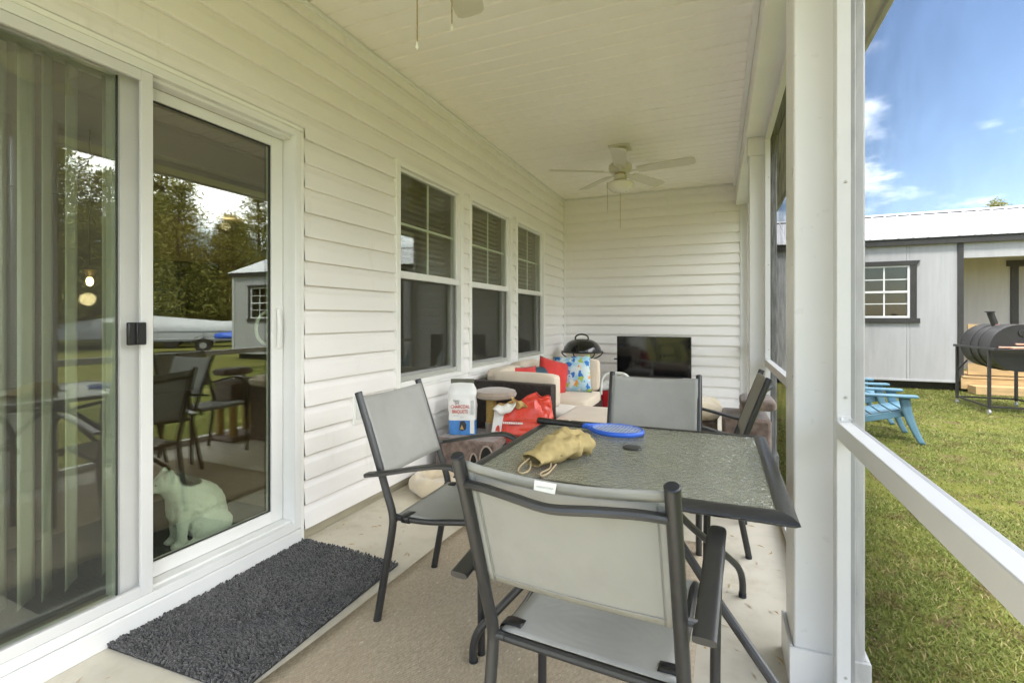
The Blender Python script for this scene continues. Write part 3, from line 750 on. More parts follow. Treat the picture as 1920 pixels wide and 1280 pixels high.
# ---- windows
for a, b in WINS:
    w = MB()
    f0, f1 = WX - 0.06, WX + 0.020
    w.box(f0, f1, a, a + 0.052, WZ0, WZ1); w.box(f0, f1, b - 0.052, b, WZ0, WZ1)
    w.box(f0, f1, a + 0.052, b - 0.052, WZ1 - 0.04, WZ1); w.box(f0, f1 + 0.004, a + 0.052, b - 0.052, WZ0, WZ0 + 0.036)
    wo = w.build('window', 'vinyl', house, 30, 0.003)
    def Wb(name, mat, *q, bevel=0.002): return box(name, mat, wo, *q, bevel=bevel)
    Wb('casing', 'vinyl', WX - 0.01, WX + 0.026, a - 0.001, a + 0.022, WZ0 - 0.02, WZ1 + 0.001)
    Wb('casing', 'vinyl', WX - 0.01, WX + 0.0255, a + 0.022, b, WZ0 - 0.020, WZ0 - 0.002)
    # upper sash
    y0, y1 = a + 0.0525, b - 0.0525
    u0, u1, um = WX - 0.045, WX - 0.008, 1.478
    Wb('sash', 'trim_white', u0, u1, y0, y0 + 0.040, um, WZ1 - 0.0405); Wb('sash', 'trim_white', u0, u1, y1 - 0.040, y1, um, WZ1 - 0.0405)
    Wb('sash', 'trim_white', u0, u1 - .0006, y0 + 0.04, y1 - 0.04, WZ1 - 0.062, WZ1 - 0.041)
    Wb('meeting_rail', 'trim_white', WX - 0.055, u1 + 0.010, y0, y1, 1.428, um - 0.0005)
    box('glass_pane', 'window_glass', wo, WX - 0.034, WX - 0.026, y0 + 0.04, y1 - 0.04, um, WZ1 - 0.062, 0)
    ym, zm = (y0 + y1) / 2, 1.812
    Wb('grille_bar', 'vinyl', WX - 0.041, WX - 0.0345, ym - 0.009, ym + 0.009, um, WZ1 - 0.062, bevel=0.001)
    Wb('grille_bar', 'vinyl', WX - 0.0405, WX - 0.035, y0 + 0.04, ym - 0.009, zm - 0.009, zm + 0.009, bevel=0.001)
    Wb('grille_bar', 'vinyl', WX - 0.0405, WX - 0.035, ym + 0.009, y1 - 0.04, zm - 0.009, zm + 0.009, bevel=0.001)
    # lower sash behind an insect screen
    l0, l1 = WX - 0.088, WX - 0.056
    Wb('sash', 'trim_white', l0, l1, y0, y0 + 0.04, 0.72, 1.44); Wb('sash', 'trim_white', l0, l1, y1 - 0.04, y1, 0.72, 1.44)
    Wb('sash', 'trim_white', l0, l1 - .0006, y0 + 0.04, y1 - 0.04, 0.72, 0.765)
    box('glass_pane', 'window_glass', wo, WX - 0.074, WX - 0.068, y0 + 0.04, y1 - 0.04, 0.765, 1.43, 0)
    Wb('screen_frame', 'screen_frame', WX - 0.030, WX - 0.018, y0, y0 + 0.018, 0.72, 1.427, bevel=0.001)
    Wb('screen_frame', 'screen_frame', WX - 0.030, WX - 0.018, y1 - 0.022, y1, 0.72, 1.427, bevel=0.001)
    Wb('screen_frame', 'screen_frame', WX - 0.030, WX - 0.0185, y0 + .018, y1 - 0.022, 0.72, 0.752, bevel=0.001)
    MB().add([(WX - 0.022, y0 + .018, 0.752), (WX - 0.022, y1 - .022, 0.752), (WX - 0.022, y1 - .022, 1.427), (WX - 0.022, y0 + .018, 1.427)], [(0, 1, 2, 3)]).build('insect_screen', 'window_mesh', wo, 0)
# outlet cover on the siding
oc = box('outlet_box', 'vinyl', house, WX - 0.005, WX + 0.026, 2.295, 2.405, 0.525, 0.715, 0.004)
box('outlet_cover', 'cooler_white', oc, WX + 0.0265, WX + 0.034, 2.315, 2.385, 0.555, 0.685, 0.003)

# ------------------------------------------------------------------ posts, rails and screens
PX0, PX1 = 0.217, 0.405
FX0, FX1 = 0.320, 0.368
POSTS = [(-0.64, 'white square porch post at the open corner of the porch'), (1.762, 'tall square white porch post beside the glass table'), (4.166, 'white square porch post behind the brown cat tree')]
for y0, lab in POSTS:
    if y0 < 0: pass
    p = thing('porch_post', lab, 'post', ((PX0 + PX1) / 2, y0 + .095, 0), group='porch posts')
    y1 = y0 + 0.188
    box('shaft', 'post_white', p, PX0, PX1, y0, y1, 0.0, 2.5295, 0.006)
    for q0, q1, e, nm in ((0.0, 0.128, 0.013, 'base_block'), (2.388, 2.528, 0.012, 'cap_block')):
        m = MB()
        m.box(PX0 - e, PX1 + e, y0 - e, y0 - .0005, q0 + .001, q1); m.box(PX0 - e, PX1 + e, y1 + .0005, y1 + e, q0 + .001, q1)
        m.box(PX0 - e, PX0 - .0005, y0, y1, q0 + .001, q1); m.box(PX1 + .0005, PX1 + e, y0, y1, q0 + .001, q1)
        m.build(nm, 'post_white', p, 30, 0.003)
BAYS = [(-0.452, 1.762, 'the glass table'), (1.950, 4.166, 'the brown cat tree'), (4.354, EY - 0.02, 'the end wall')]
for i, (a, b, nm) in enumerate(BAYS):
    fr = thing('screen_panel', ['white framed insect screen panel between viewer and shed', 'white framed insect screen panel behind the sling chair facing the house', 'white framed insect screen panel that meets the end wall'][i], 'screen', ((FX0 + FX1) / 2, (a + b) / 2, 0.0), group='porch screen panels')
    e0 = 0.014 if i else 0.014
    za, zb = 0.002, 2.5285
    def U(name, *q): return box(name, 'alu_white', fr, *q, bevel=0.0025)
    U('upright', FX0, FX1, a + 0.0135, a + 0.058, za, zb)
    up = U('upright', FX0, FX1, b - 0.058, b - 0.0135, za, zb)
    U('top_rail', FX0 + .0006, FX1 - .0006, a + 0.058, b - 0.058, 2.482, 2.5283)
    U('bottom_rail', FX0 + .0006, FX1 - .0006, a + 0.058, b - 0.058, za, 0.048)
    mr = U('middle_rail', FX0 + .0004, FX1 - .0004, a + 0.058, b - 0.058, 0.799, 0.848)
    for sy, ye in ((1, a + 0.058), (-1, b - 0.058)):
        m = MB(); m.box(FX0 + 0.003, FX1 - 0.003, min(ye, ye + sy * 0.0016), max(ye, ye + sy * 0.0016), 0.8485, 0.866); m.build('bracket', 'alu_white', mr, 30)
        m = MB()
        for dx in (0.012, 0.036): m.lathe([(0.0045, 0), (0.0045, sy * 0.001), (0.002, sy * 0.003)], (FX0 + dx, ye + sy * 0.0018, 0.857), 10, 'y')
        m.build('screw', 'alu_white', mr)
    for z in (0.10, 0.92, 1.55, 2.2):
        MB().lathe([(0.0045, 0), (0.0045, -0.001), (0.002, -0.003)], (FX0 + 0.024, b - 0.0584, z), 10, 'y').build('screw', 'screen_frame', up)
    sx = FX1 - 0.012
    for z0_, z1_ in ((0.048, 0.799), (0.848, 2.482)):
        MB().add([(sx, a + .058, z0_), (sx, b - .058, z0_), (sx, b - .058, z1_), (sx, a + .058, z1_)], [(0, 1, 2, 3)]).build('insect_screen', 'porch_mesh', fr, 0)

# ------------------------------------------------------------------ room behind the glass
RX0, RX1, RZ0, RZ1 = -7.2, WX - 0.105, 0.10, 2.62
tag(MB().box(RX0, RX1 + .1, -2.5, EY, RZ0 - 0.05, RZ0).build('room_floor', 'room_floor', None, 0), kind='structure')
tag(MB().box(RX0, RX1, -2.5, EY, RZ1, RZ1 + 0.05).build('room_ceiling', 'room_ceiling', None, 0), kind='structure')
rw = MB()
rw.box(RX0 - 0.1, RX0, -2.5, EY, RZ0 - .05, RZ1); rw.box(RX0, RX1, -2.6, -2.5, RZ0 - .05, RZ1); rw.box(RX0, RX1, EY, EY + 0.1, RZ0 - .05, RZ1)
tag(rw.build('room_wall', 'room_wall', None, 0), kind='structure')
t = thing('television', 'dark flat television on the room wall behind the door glass', 'television', (-5.4, 3.55, 1.1))
box('body', 'black_plastic', t, -5.42, -5.38, 3.12, 3.98, 1.18, 1.78, 0.006); box('screen', 'screen_black', t, -5.379, -5.377, 3.14, 3.96, 1.2, 1.76, 0)
pl = thing('pendant_lamp', 'small lit pendant lamp deep inside the room', 'lamp', (-4.5, 2.25, 1.35))
MB().lathe([(0.008, 0.05), (0.018, 0.04), (0.024, 0.015), (0.018, -0.012), (0.004, -0.022)], (-4.5, 2.25, 1.425), 16).build('bulb', 'bulb', pl)
MB().lathe([(0.012, 0), (0.02, .01), (0.05, .06), (0.012, .09)], (-4.5, 2.25, 1.47), 16).build('lamp_shade', 'fan_brass', pl)
MB().tube([(-4.5, 2.25, 1.55), (-4.5, 2.25, RZ1)], 0.004, 6).build('cord', 'black_plastic', pl)
def lamp_light(parent, loc, watts, rad):
    l = bpy.data.lights.new('lamp_light', 'POINT'); l.energy = watts; l.color = (1.0, 0.74, 0.45); l.shadow_soft_size = rad
    lo = bpy.data.objects.new('lamp_light', l); COL.objects.link(lo); lo.parent = parent; lo.matrix_parent_inverse = parent.matrix_basis.inverted(); lo.location = loc
lamp_light(pl, (-4.5, 2.25, 1.30), 2.5, 0.05)
dl = thing('ceiling_downlight', 'lit round downlight in the room ceiling behind glass', 'light', (-6.6, 5.0, RZ1))
MB().lathe([(0.075, 0), (0.075, -0.004)], (-6.6, 5.0, RZ1 - .002), 20).build('lens', 'downlight', dl)
MB().lathe([(0.076, 0), (0.10, 0), (0.10, -0.006), (0.076, -0.006)], (-6.6, 5.0, RZ1 - .001), 20).build('ring', 'fan_white', dl)
lamp_light(dl, (-6.6, 5.0, RZ1 - 0.12), 0.6, 0.06)
# vertical blinds
vb = thing('vertical_blinds', 'pale green vertical blinds hanging behind the screen door', 'blinds', (-2.25, 0.9, RZ0))
box('headrail', 'blind_slat', vb, -2.26, -2.20, 0.40, 1.21, 2.10, 2.14, 0.003)
for yc, wd in ((0.62, 0.045), (0.70, .04), (0.775, .042), (0.858, 0.034), (0.9285, 0.046), (0.987, 0.031), (1.059, 0.040), (1.178, 0.044)):
    th_ = math.radians(23.3) + math.asin(wd / 0.0958); dx = -0.088 * math.cos(th_); wd = 0.088 * math.sin(th_)
    def fn(a, b, yc=yc, wd=wd, dx=dx):
        s = a - 0.5; bow = 0.006 * (1 - 4 * s * s)
        return (-2.235 + s * dx - bow, yc + s * wd + bow * 0.3, 0.155 + b * 1.945 + (0.008 * s))
    MB().surf(fn, 5, 10).build('slat', 'blind_slat', vb, solid=0.0012)
# door rug in the room
tag(MB().box(-2.95, -2.16, 0.72, 1.98, RZ0, RZ0 + 0.012).build('room_mat', 'room_rug', None, 30, 0.004), 'black doormat inside the room under the white cat', 'mat')
# window blinds
for a, b in WINS:
    pass
WB = ['lowered slatted blind behind the window nearest the sliding door', 'lowered slatted blind behind the middle window', 'lowered slatted blind behind the window by the porch corner']
for (a, b), lab in zip(WINS, WB):
    wb = thing('window_blind', lab, 'blinds', (WX - 0.13, (a + b) / 2, 0.75), group='window blinds')
    sl = None
    for i in range(17):
        z = 2.14 - i * 0.044
        if sl is None:
            sl = MB().prism([(-0.018, -0.006), (0.0, 0.002), (0.018, 0.006), (0.0, 0.004)], a + 0.06, b - 0.06, 'y').build('slat', 'room_ceiling', wb, 0)
            base = sl.matrix_parent_inverse.copy(); sl.location = (WX - 0.135, 0, z)
        else:
            c = sl.copy(); COL.objects.link(c); c.location = (WX - 0.135, 0, z)

# ------------------------------------------------------------------ the cat
def make_cat():
    root = thing('cat', 'white cat with a black patch sitting behind the door glass', 'cat', (-2.28, 1.545, RZ0 + 0.012))
    m = MB()
    def ball(c, r, n=12):
        rx, ry, rz = (r, r, r) if isinstance(r, (int, float)) else r
        prof = [(math.sin(PI * i / n), -math.cos(PI * i / n)) for i in range(n + 1)]
        st = len(m.v); m.lathe([(max(a, 0.001), b) for a, b in prof], (0, 0, 0), 18)
        m.xf(Matrix.Translation(c) @ Matrix.Diagonal((rx, ry, rz, 1)), st)
    def limb(pts, rs):
        P = cat(pts, 5); R = np.interp(np.linspace(0, len(pts) - 1, len(P)), range(len(pts)), rs)
        for p, r in zip(P, R): ball(tuple(p), float(r), 8)
    # local axes: -y = towards image left (cat looks that way), +x towards the glass
    limb([(-0.02, 0.07, 0.11), (-0.02, 0.05, 0.17), (-0.01, 0.0, 0.22), (0.0, -0.04, 0.26)], [0.118, 0.122, 0.108, 0.088])   # trunk
    ball((0.0, -0.05, 0.19), (0.075, 0.07, 0.10))
    limb([(0.0, -0.05, 0.27), (0.0, -0.085, 0.315), (0.0, -0.115, 0.335)], [0.078, 0.068, 0.06])                               # neck
    ball((0.005, -0.125, 0.338), (0.058, 0.060, 0.055)); ball((0.008, -0.172, 0.318), (0.028, 0.026, 0.022))                   # head, muzzle
    for sx in (-1, 1):
        limb([(sx * 0.034 + 0.005, -0.122, 0.368), (sx * 0.041 + 0.005, -0.118, 0.392), (sx * 0.045 + .005, -0.116, 0.408)], [0.027, 0.017, 0.006])
        limb([(sx * 0.042 + .01, -0.055, 0.20), (sx * 0.045 + .015, -0.065, 0.11), (sx * 0.045 + .015, -0.068, 0.03)], [0.042, 0.030, 0.024])
        ball((sx * 0.045 + .015, -0.088, 0.016), (0.024, 0.036, 0.018))
        ball((sx * 0.085 - 0.01, 0.075, 0.075), (0.058, 0.105, 0.082))
        ball((sx * 0.10 - 0.01, -0.005, 0.018), (0.026, 0.055, 0.020))
    limb([(-0.05, 0.16, 0.05), (-0.12, 0.17, 0.03), (-0.19, 0.10, 0.025), (-0.20, 0.0, 0.022)], [0.03, 0.025, 0.022, 0.014])
    o = m.build('body', 'cat_fur', root, 60, local=True)
    r = o.modifiers.new('remesh', 'REMESH'); r.mode = 'VOXEL'; r.voxel_size = 0.006; r.use_smooth_shade = True
    s = o.modifiers.new('smooth', 'SMOOTH'); s.factor = 0.5; s.iterations = 5
    for sc_, st_ in ((0.030, 0.010), (0.010, 0.005)):
        tx_ = bpy.data.textures.new('fur', 'CLOUDS'); tx_.noise_scale = sc_; dm = o.modifiers.new('fur', 'DISPLACE'); dm.texture = tx_; dm.strength = st_; dm.mid_level = 0.5
    for sx in (-1, 1):
        MB().lathe([(0.001, -0.004), (0.004, -0.002), (0.0045, 0), (0.004, .002), (0.001, .004)], (sx * 0.026 + .005, -0.1745, 0.343), 10).build('eye', 'skin_dark', root, local=True)
    root.rotation_euler = (0, 0, math.radians(-14)); root.scale = (0.86, 0.86, 0.88)
make_cat()

# ------------------------------------------------------------------ doormat and rug
def doormat():
    r = thing('doormat', 'dark grey chenille doormat on concrete before the sliding door', 'doormat', (-1.66, 1.48, 0))
    q = [(-1.968, 1.035), (-1.972, 1.935), (-1.375, 1.905), (-1.352, 1.06)]
    def P(a, b):
        x = (q[0][0] * (1 - a) + q[3][0] * a) * (1 - b) + (q[1][0] * (1 - a) + q[2][0] * a) * b
        y = (q[0][1] * (1 - a) + q[3][1] * a) * (1 - b) + (q[1][1] * (1 - a) + q[2][1] * a) * b
        return x, y
    MB().prism([P(0, 0), P(1, 0), P(1, 1), P(0, 1)], 0.002, 0.010, 'z').build('backing', 'mat_base', r, 30, 0.002)
    m = MB(); nx, ny = 74, 110
    ring = 6
    for i in range(nx):
        for j in range(ny):
            a = (i + 0.5 + rng.uniform(-.42, .42)) / nx; b = (j + 0.5 + rng.uniform(-.42, .42)) / ny
            x, y = P(a, b)
            if math.hypot(x + 1.97, y - 1.94) < 0.02: continue
            h = rng.uniform(0.009, 0.017); rr = rng.uniform(0.0034, 0.0050)
            w = 1.6 * mnoise.noise(Vector((x * 4, y * 4, 0.3))) * PI + rng.uniform(-.9, .9); ln = rng.uniform(0.2, 1.0) * 0.012
            lx, ly = math.cos(w) * ln, math.sin(w) * ln
            vs = []
            for s, (k, rf) in enumerate(((0, 0.8), (0.55, 1.0), (0.92, 0.75))):
                for g in range(ring):
                    ww = 2 * PI * g / ring
                    vs.append((x + lx * k + rr * rf * math.cos(ww), y + ly * k + rr * rf * math.sin(ww), 0.008 + h * k))
            vs.append((x + lx, y + ly, 0.008 + h))
            fs = [(s * ring + g, s * ring + (g + 1) % ring, (s + 1) * ring + (g + 1) % ring, (s + 1) * ring + g) for s in range(2) for g in range(ring)]
            fs += [(2 * ring + g, 2 * ring + (g + 1) % ring, 3 * ring) for g in range(ring)]
            m.add(vs, fs)
    me = bpy.data.meshes.new('pile'); me.from_pydata(m.v, [], m.f); me.materials.append(MATS['mat_pile']); me.shade_smooth()
    o = bpy.data.objects.new('pile', me); COL.objects.link(o); o.parent = r; o.matrix_parent_inverse = r.matrix_basis.inverted(); o['kind'] = 'stuff'
doormat()
rgm = MB()
def rugf(a, b):
    x = -1.345 + a * 1.24 + 0.058 * b - 0.004 * math.sin(b * 11); y = 0.55 + b * 2.11 + 0.02 * a
    return (x, y, 0.007 + 0.0015 * math.sin(a * 9 + b * 7) * math.sin(b * 13))
rgm.surf(rugf, 20, 30)
tag(rgm.build('outdoor_rug', 'rug_tan', None, 40, solid=0.008), 'tan flat woven outdoor rug under the glass table', 'rug')

# ------------------------------------------------------------------ patio chairs
def make_chair():
    r = thing('patio_chair', '', 'chair', group='sling chairs around the glass table')
    HW, T = 0.215, 0.0145
    for s in (-1, 1):
        rear = cat([(s * HW, -0.072, 0.012), (s * HW, -0.036, 0.20), (s * HW, -0.008, 0.345), (s * HW, -0.004, 0.42), (s * HW, -0.034, 0.51), (s * HW, -0.092, 0.68), (s * HW, -0.158, 0.862)], 5)
        po = MB().tube(rear, T, 12, up=(1, 0, 0)).build('rear_leg', 'char_metal', r, local=True)
        d = Vector(rear[-1]) - Vector(rear[-2]); d.normalize()
        e = Vector(rear[-1])
        MB().tube([e, e + d * 0.004, e + d * 0.006], [T * 1.02, T * 1.02, T * 0.85], 12).build('end_cap', 'cap_plastic', po, local=True)
        MB().tube([(s * HW, -0.0725, 0.0), (s * HW, -0.0715, 0.014)], T * 1.06, 12).build('foot_cap', 'cap_plastic', po, local=True)
        ax = s * (HW + 0.044)
        pts = [(ax, -0.085, 0.572), (ax, 0.0, 0.588), (ax, 0.12, 0.616), (ax, 0.215, 0.634), (ax, 0.275, 0.634), (ax, 0.325, 0.602), (ax, 0.358, 0.535), (ax - s * .008, 0.372, 0.44), (ax - s * .012, 0.374, 0.24), (ax - s * .012, 0.374, 0.012)]
        A = cat(pts, 6); n = len(A)
        fl = []; rr = []; sqs = []
        for i in range(n):
            tt = i / 6.0
            f = 1.0 if tt < 3.6 else max(0.0, 1 - (tt - 3.6) / 1.6)
            fl.append((1.0 + 0.62 * f, 1.0 - 0.42 * f)); rr.append(0.0132); sqs.append(1.0 - 0.5 * f)
        fr = MB().tube(A, rr, 20, flat=fl, sq=sqs).build('armrest', 'char_metal', r, local=True)
        MB().tube([(ax - s * .012, 0.374, 0.0), (ax - s * .012, 0.374, 0.014)], 0.0142, 12).build('foot_cap', 'cap_plastic', fr, local=True)
        MB().tube([(s * HW, -0.058, 0.585), (ax - s * 0.012, -0.045, 0.578)], 0.008, 8).build('arm_stub', 'char_metal', fr, local=True)
        rl = MB().tube(cat([(s * 0.197, 0.012, 0.404), (s * 0.195, 0.12, 0.403), (s * 0.195, 0.26, 0.420), (s * 0.195, 0.36, 0.432), (s * 0.195, 0.405, 0.420), (s * 0.195, 0.42, 0.388)], 5), 0.0115, 10).build('seat_rail', 'char_metal', r, local=True)
        MB().tube([(s * 0.19, 0.374, 0.425), (ax - s * 0.01, 0.374, 0.425)], 0.009, 8).build('joint', 'char_metal', rl, local=True)
        MB().tube([(s * 0.19, 0.003, 0.404), (s * (HW - .004), -0.003, 0.408)], 0.011, 10).build('joint', 'char_metal', rl, local=True)
        # strap clip wrapping the seat corner
        st = [(s * 0.158, 0.045, 0.4165), (s * 0.19, 0.045, 0.4185), (s * 0.2095, 0.045, 0.412), (s * 0.211, 0.045, 0.400), (s * 0.203, 0.045, 0.390), (s * 0.19, 0.045, 0.389)]
        mb = MB(); C = cat(st, 4); mb.add([(p.x, p.y - 0.016, p.z) for p in C] + [(p.x, p.y + 0.016, p.z) for p in C], [(i, i + 1, len(C) + i + 1, len(C) + i) for i in range(len(C) - 1)])
        mb.build('strap', 'black_plastic', rl, local=True, solid=0.0025)
    MB().tube(cat([(-HW, -0.135, 0.800), (-0.16, -0.158, 0.808), (-0.08, -0.180, 0.808), (0.0, -0.188, 0.802), (0.08, -0.180, 0.808), (0.16, -0.158, 0.808), (HW, -0.135, 0.800)], 6), 0.0095, 10).build('top_bar', 'char_metal', r, local=True)
    MB().tube([(-HW, 0.006, 0.402), (-0.1, 0.01, 0.398), (0.1, 0.01, 0.398), (HW, 0.006, 0.402)], 0.011, 10).build('seat_rail', 'char_metal', r, local=True)
    # slings
    def lean(z): return -0.004 - (z - 0.42) * 0.345
    def bk(a, b):
        u = a * 2 - 1; z = 0.556 + b * 0.296
        sag = 0.020 * (1 - u * u) * (0.35 + 0.65 * b)
        return (u * (HW - 0.004), lean(z) + 0.013 - sag, z - 0.010 * (1 - u * u) * b)
    bo = MB().surf(bk, 20, 14).build('backrest', 'sling', r, 60, local=True, solid=0.003)
    hm = MB().surf(lambda a, b: (bk(a, .93 + b * .075)[0], bk(a, .93 + b * .075)[1] - 0.0035 - .002 * math.sin(b * PI), bk(a, .93 + b * .075)[2]), 20, 3)
    hm.build('hem', 'sling', bo, 60, local=True, solid=0.002)
    def seam(fn, n):
        MB().tube([fn(i / n) for i in range(n + 1)], 0.0011, 5).build('stitching', 'seam', bo, local=True)
    seam(lambda a: (bk(a, .918)[0], bk(a, .918)[1] - 0.0028, bk(a, .918)[2]), 24); seam(lambda a: (bk(a, .055)[0], bk(a, .055)[1] - 0.0028, bk(a, .055)[2]), 24)
    for s in (-1, 1): seam(lambda b, s=s: (s * (HW - 0.030), bk((1 + s) / 2 - s * .065, b * .9)[1] - 0.0035, bk((1 + s) / 2 - s * .065, b * .9)[2]), 12)
    for s in (-1, 1):
        MB().surf(lambda a, b, s=s: (s * (HW - 0.004 - a * 0.022), bk((1 + s) / 2 - s * a * 0.05, b)[1] - 0.0032, bk(.5, b)[2] + 0.010 * b), 2, 10).build('hem', 'sling', bo, 60, local=True, solid=0.002)
    def stf(a, b):
        u = a * 2 - 1; y = 0.008 + b * 0.415
        z = 0.414 if b < .3 else 0.414 + (b - .3) * 0.045
        if b > 0.88: z -= ((b - 0.88) / 0.12) ** 2 * 0.035
        return (u * 0.198, y, z - 0.014 * (1 - u * u) * math.sin(min(1, b * 1.05) * PI) )
    MB().surf(stf, 14, 22).build('seat', 'sling', r, 60, local=True, solid=0.003)
    return r
chair = make_chair()
L_ = ['grey sling patio chair with a white care label, backrest towards the viewer',
      'grey sling patio chair between doormat and glass table, side towards the viewer',
      'grey sling patio chair across the glass table, in front of the television',
      'grey sling patio chair beside the brown cat tree, facing the house']
chair.location = (-0.277, 1.045, 0.0); chair.rotation_euler = (0, 0, math.radians(-3.5)); chair['label'] = L_[0]
c2 = dup(chair, (-1.127, 1.737, 0.0), math.radians(-90 + 2.0), L_[1])
c3 = dup(chair, (-0.300, 2.463, 0.0), math.radians(180 + 1.5), L_[2])
c4 = dup(chair, (0.062, 2.835, 0.0), math.radians(90), L_[3])
# care label on the near chair only
lb = MB()
for z, dy in ((0.834, -0.0), (0.800, -0.006)): pass
lb.add([(-0.036, -0.1665, 0.843), (0.009, -0.1670, 0.842), (0.006, -0.1690, 0.823), (-0.037, -0.1690, 0.825)], [(0, 1, 2, 3)])
lbo = lb.build('care_label', 'print_white', chair, 0, local=True, solid=0.0008)
tx = text('MADE IN CHINA', 'print_grey', lbo, 0.0046, frame((-0.014, -0.1690, 0.831), (1, 0, 0), (0, 0.15, 1)), ext=0.0001)

# ------------------------------------------------------------------ glass table
TX0, TX1, TY0, TY1, TZ = -0.722, 0.172, 1.268, 2.142, 0.700
tb = thing('patio_table', 'square patio table with rippled glass top and charcoal metal frame', 'table', ((TX0 + TX1) / 2, (TY0 + TY1) / 2, 0))
PRF = [(0.0, 0.012), (0.004, 0.019), (0.016, 0.026), (0.030, 0.029), (0.044, 0.0285), (0.047, 0.026), (0.047, 0.010), (0.036, 0.004), (0.010, 0.004)]
cs = [(TX0, TY0), (TX1, TY0), (TX1, TY1), (TX0, TY1)]
inn = [(1, 1), (-1, 1), (-1, -1), (1, -1)]
for i in range(4):
    a, b = cs[i], cs[(i + 1) % 4]; ia, ib = inn[i], inn[(i + 1) % 4]
    n = len(PRF); vs = []
    for (px_, py_), (dx, dy) in ((a, ia), (b, ib)):
        for o_, h in PRF: vs.append((px_ + dx * o_, py_ + dy * o_, TZ - 0.029 + h))
    MB().add(vs, [(j, (j + 1) % n, n + (j + 1) % n, n + j) for j in range(n)] + [tuple(range(n))[::-1], tuple(range(n, 2 * n))]).build('frame_rail', 'char_metal', tb, 40)
MB().box(TX0 + .046, TX1 - .046, TY0 + .046, TY1 - .046, TZ - 0.0095, TZ - 0.0035).build('glass_top', 'table_glass', tb, 0)
MB().lathe([(0.001, 0.0), (0.030, 0.0), (0.033, 0.002), (0.031, 0.0045), (0.018, 0.006), (0.001, 0.006)], (-0.279, 1.753, TZ - 0.003), 24).build('umbrella_cap', 'char_metal', tb)
CXT, CYT = -0.275, 1.72
for fx, fy in ((-0.752, 1.46), (0.215, 1.42), (0.092, 2.246), (-0.66, 2.22)):
    ux, uy = CXT - fx, CYT - fy; Lh = math.hypot(ux, uy); ux /= Lh; uy /= Lh
    pts = [(fx, fy, 0.0), (fx, fy, 0.06), (fx + ux * 0.02, fy + uy * 0.02, 0.115), (fx + ux * 0.08, fy + uy * 0.08, 0.175), (fx + ux * Lh * .5, fy + uy * Lh * .5, 0.36), (fx + ux * Lh * .8, fy + uy * Lh * .8, 0.53), (CXT - ux * .035, CYT - uy * .035, 0.60)]
    lg = MB().tube(cat(pts, 6), 0.0135, 10).build('leg', 'char_metal', tb)
    MB().tube([(fx, fy, 0.0), (fx, fy, 0.018)], 0.0155, 10).build('foot_cap', 'cap_plastic', lg)
for sx, sy in ((-1, -1), (1, -1), (1, 1), (-1, 1)):
    MB().tube([(CXT + sx * .06, CYT + sy * .06, 0.58), (CXT + sx * .2, CYT + sy * .2, 0.63), (CXT + sx * .40, CYT + sy * .39, 0.672)], 0.011, 8).build('brace', 'char_metal', tb)
MB().lathe([(0.05, 0.57), (0.07, 0.58), (0.07, 0.61), (0.05, 0.62)], (CXT, CYT, 0), 20).build('hub', 'char_metal', tb)

# ------------------------------------------------------------------ hat and racket on the table
def hat():
    r = thing('cloth_hat', 'crumpled tan canvas bush hat with chin cords on glass table', 'hat', (-0.47, 1.53, TZ))
    axis = cat([(-0.528, 1.405, 0.719), (-0.500, 1.455, 0.729), (-0.475, 1.515, 0.737), (-0.452, 1.575, 0.736), (-0.436, 1.622, 0.732), (-0.428, 1.650, 0.728)], 14)
    n = len(axis); m = MB(); K = 72
    ra = [0.042, 0.044, 0.060, 0.066, 0.050, 0.005]; rb = [0.013, 0.024, 0.036, 0.035, 0.028, 0.004]
    vs = []
    for i, p in enumerate(axis):
        t = i / (n - 1) * 5
        A = float(np.interp(t, range(6), ra)); B = float(np.interp(t, range(6), rb))
        tg = (axis[min(i + 1, n - 1)] - axis[max(i - 1, 0)]).normalized(); sd_ = tg.cross(Vector((0, 0, 1))).normalized(); up = Vector((0, 0, 1))
        for j in range(K):
            w = 2 * PI * j / K
            q = p + sd_ * (A * math.cos(w)) + up * (B * math.sin(w))
            am = 0.3 if t < 1.6 else min(1.0, 0.3 + (t - 1.6) * 0.7)
            nz = mnoise.noise(q * 20 + Vector((3, 1, 0))) * 0.022 + (0.5 - abs(mnoise.noise(Vector((q.x * 34 + q.y * 20, q.y * 16 - q.x * 12, q.z * 30))))) * 0.020 + abs(mnoise.noise(q * 60)) * 0.006 + 0.003 * math.sin(w * 5 + t * 5.0)
            q += (sd_ * math.cos(w) + up * math.sin(w)) * nz * am
            if 1.9 < t < 2.3: q += (p - q) * 0.10
            q.z = max(q.z, TZ + 0.0015)
            vs.append(q)
    fs = [(i * K + j, i * K + (j + 1) % K, (i + 1) * K + (j + 1) % K, (i + 1) * K + j) for i in range(n - 1) for j in range(K)]
    fs.append(tuple((n - 1) * K + j for j in range(K)))
    o = m.add(vs, fs).build('body', 'tan_canvas', r, 80, solid=0.003)
    for pts in ([(-0.535, 1.415, 0.722), (-0.552, 1.385, 0.706), (-0.545, 1.345, 0.7025), (-0.525, 1.325, 0.7025), (-0.515, 1.36, 0.704), (-0.528, 1.405, 0.715)],
                [(-0.475, 1.44, 0.708), (-0.465, 1.40, 0.703), (-0.475, 1.35, 0.7025), (-0.465, 1.325, 0.7025), (-0.455, 1.36, 0.703), (-0.455, 1.43, 0.708)]):
        MB().tube(cat(pts, 5), 0.0026, 6).build('chin_cord', 'cord_tan', r)
hat()
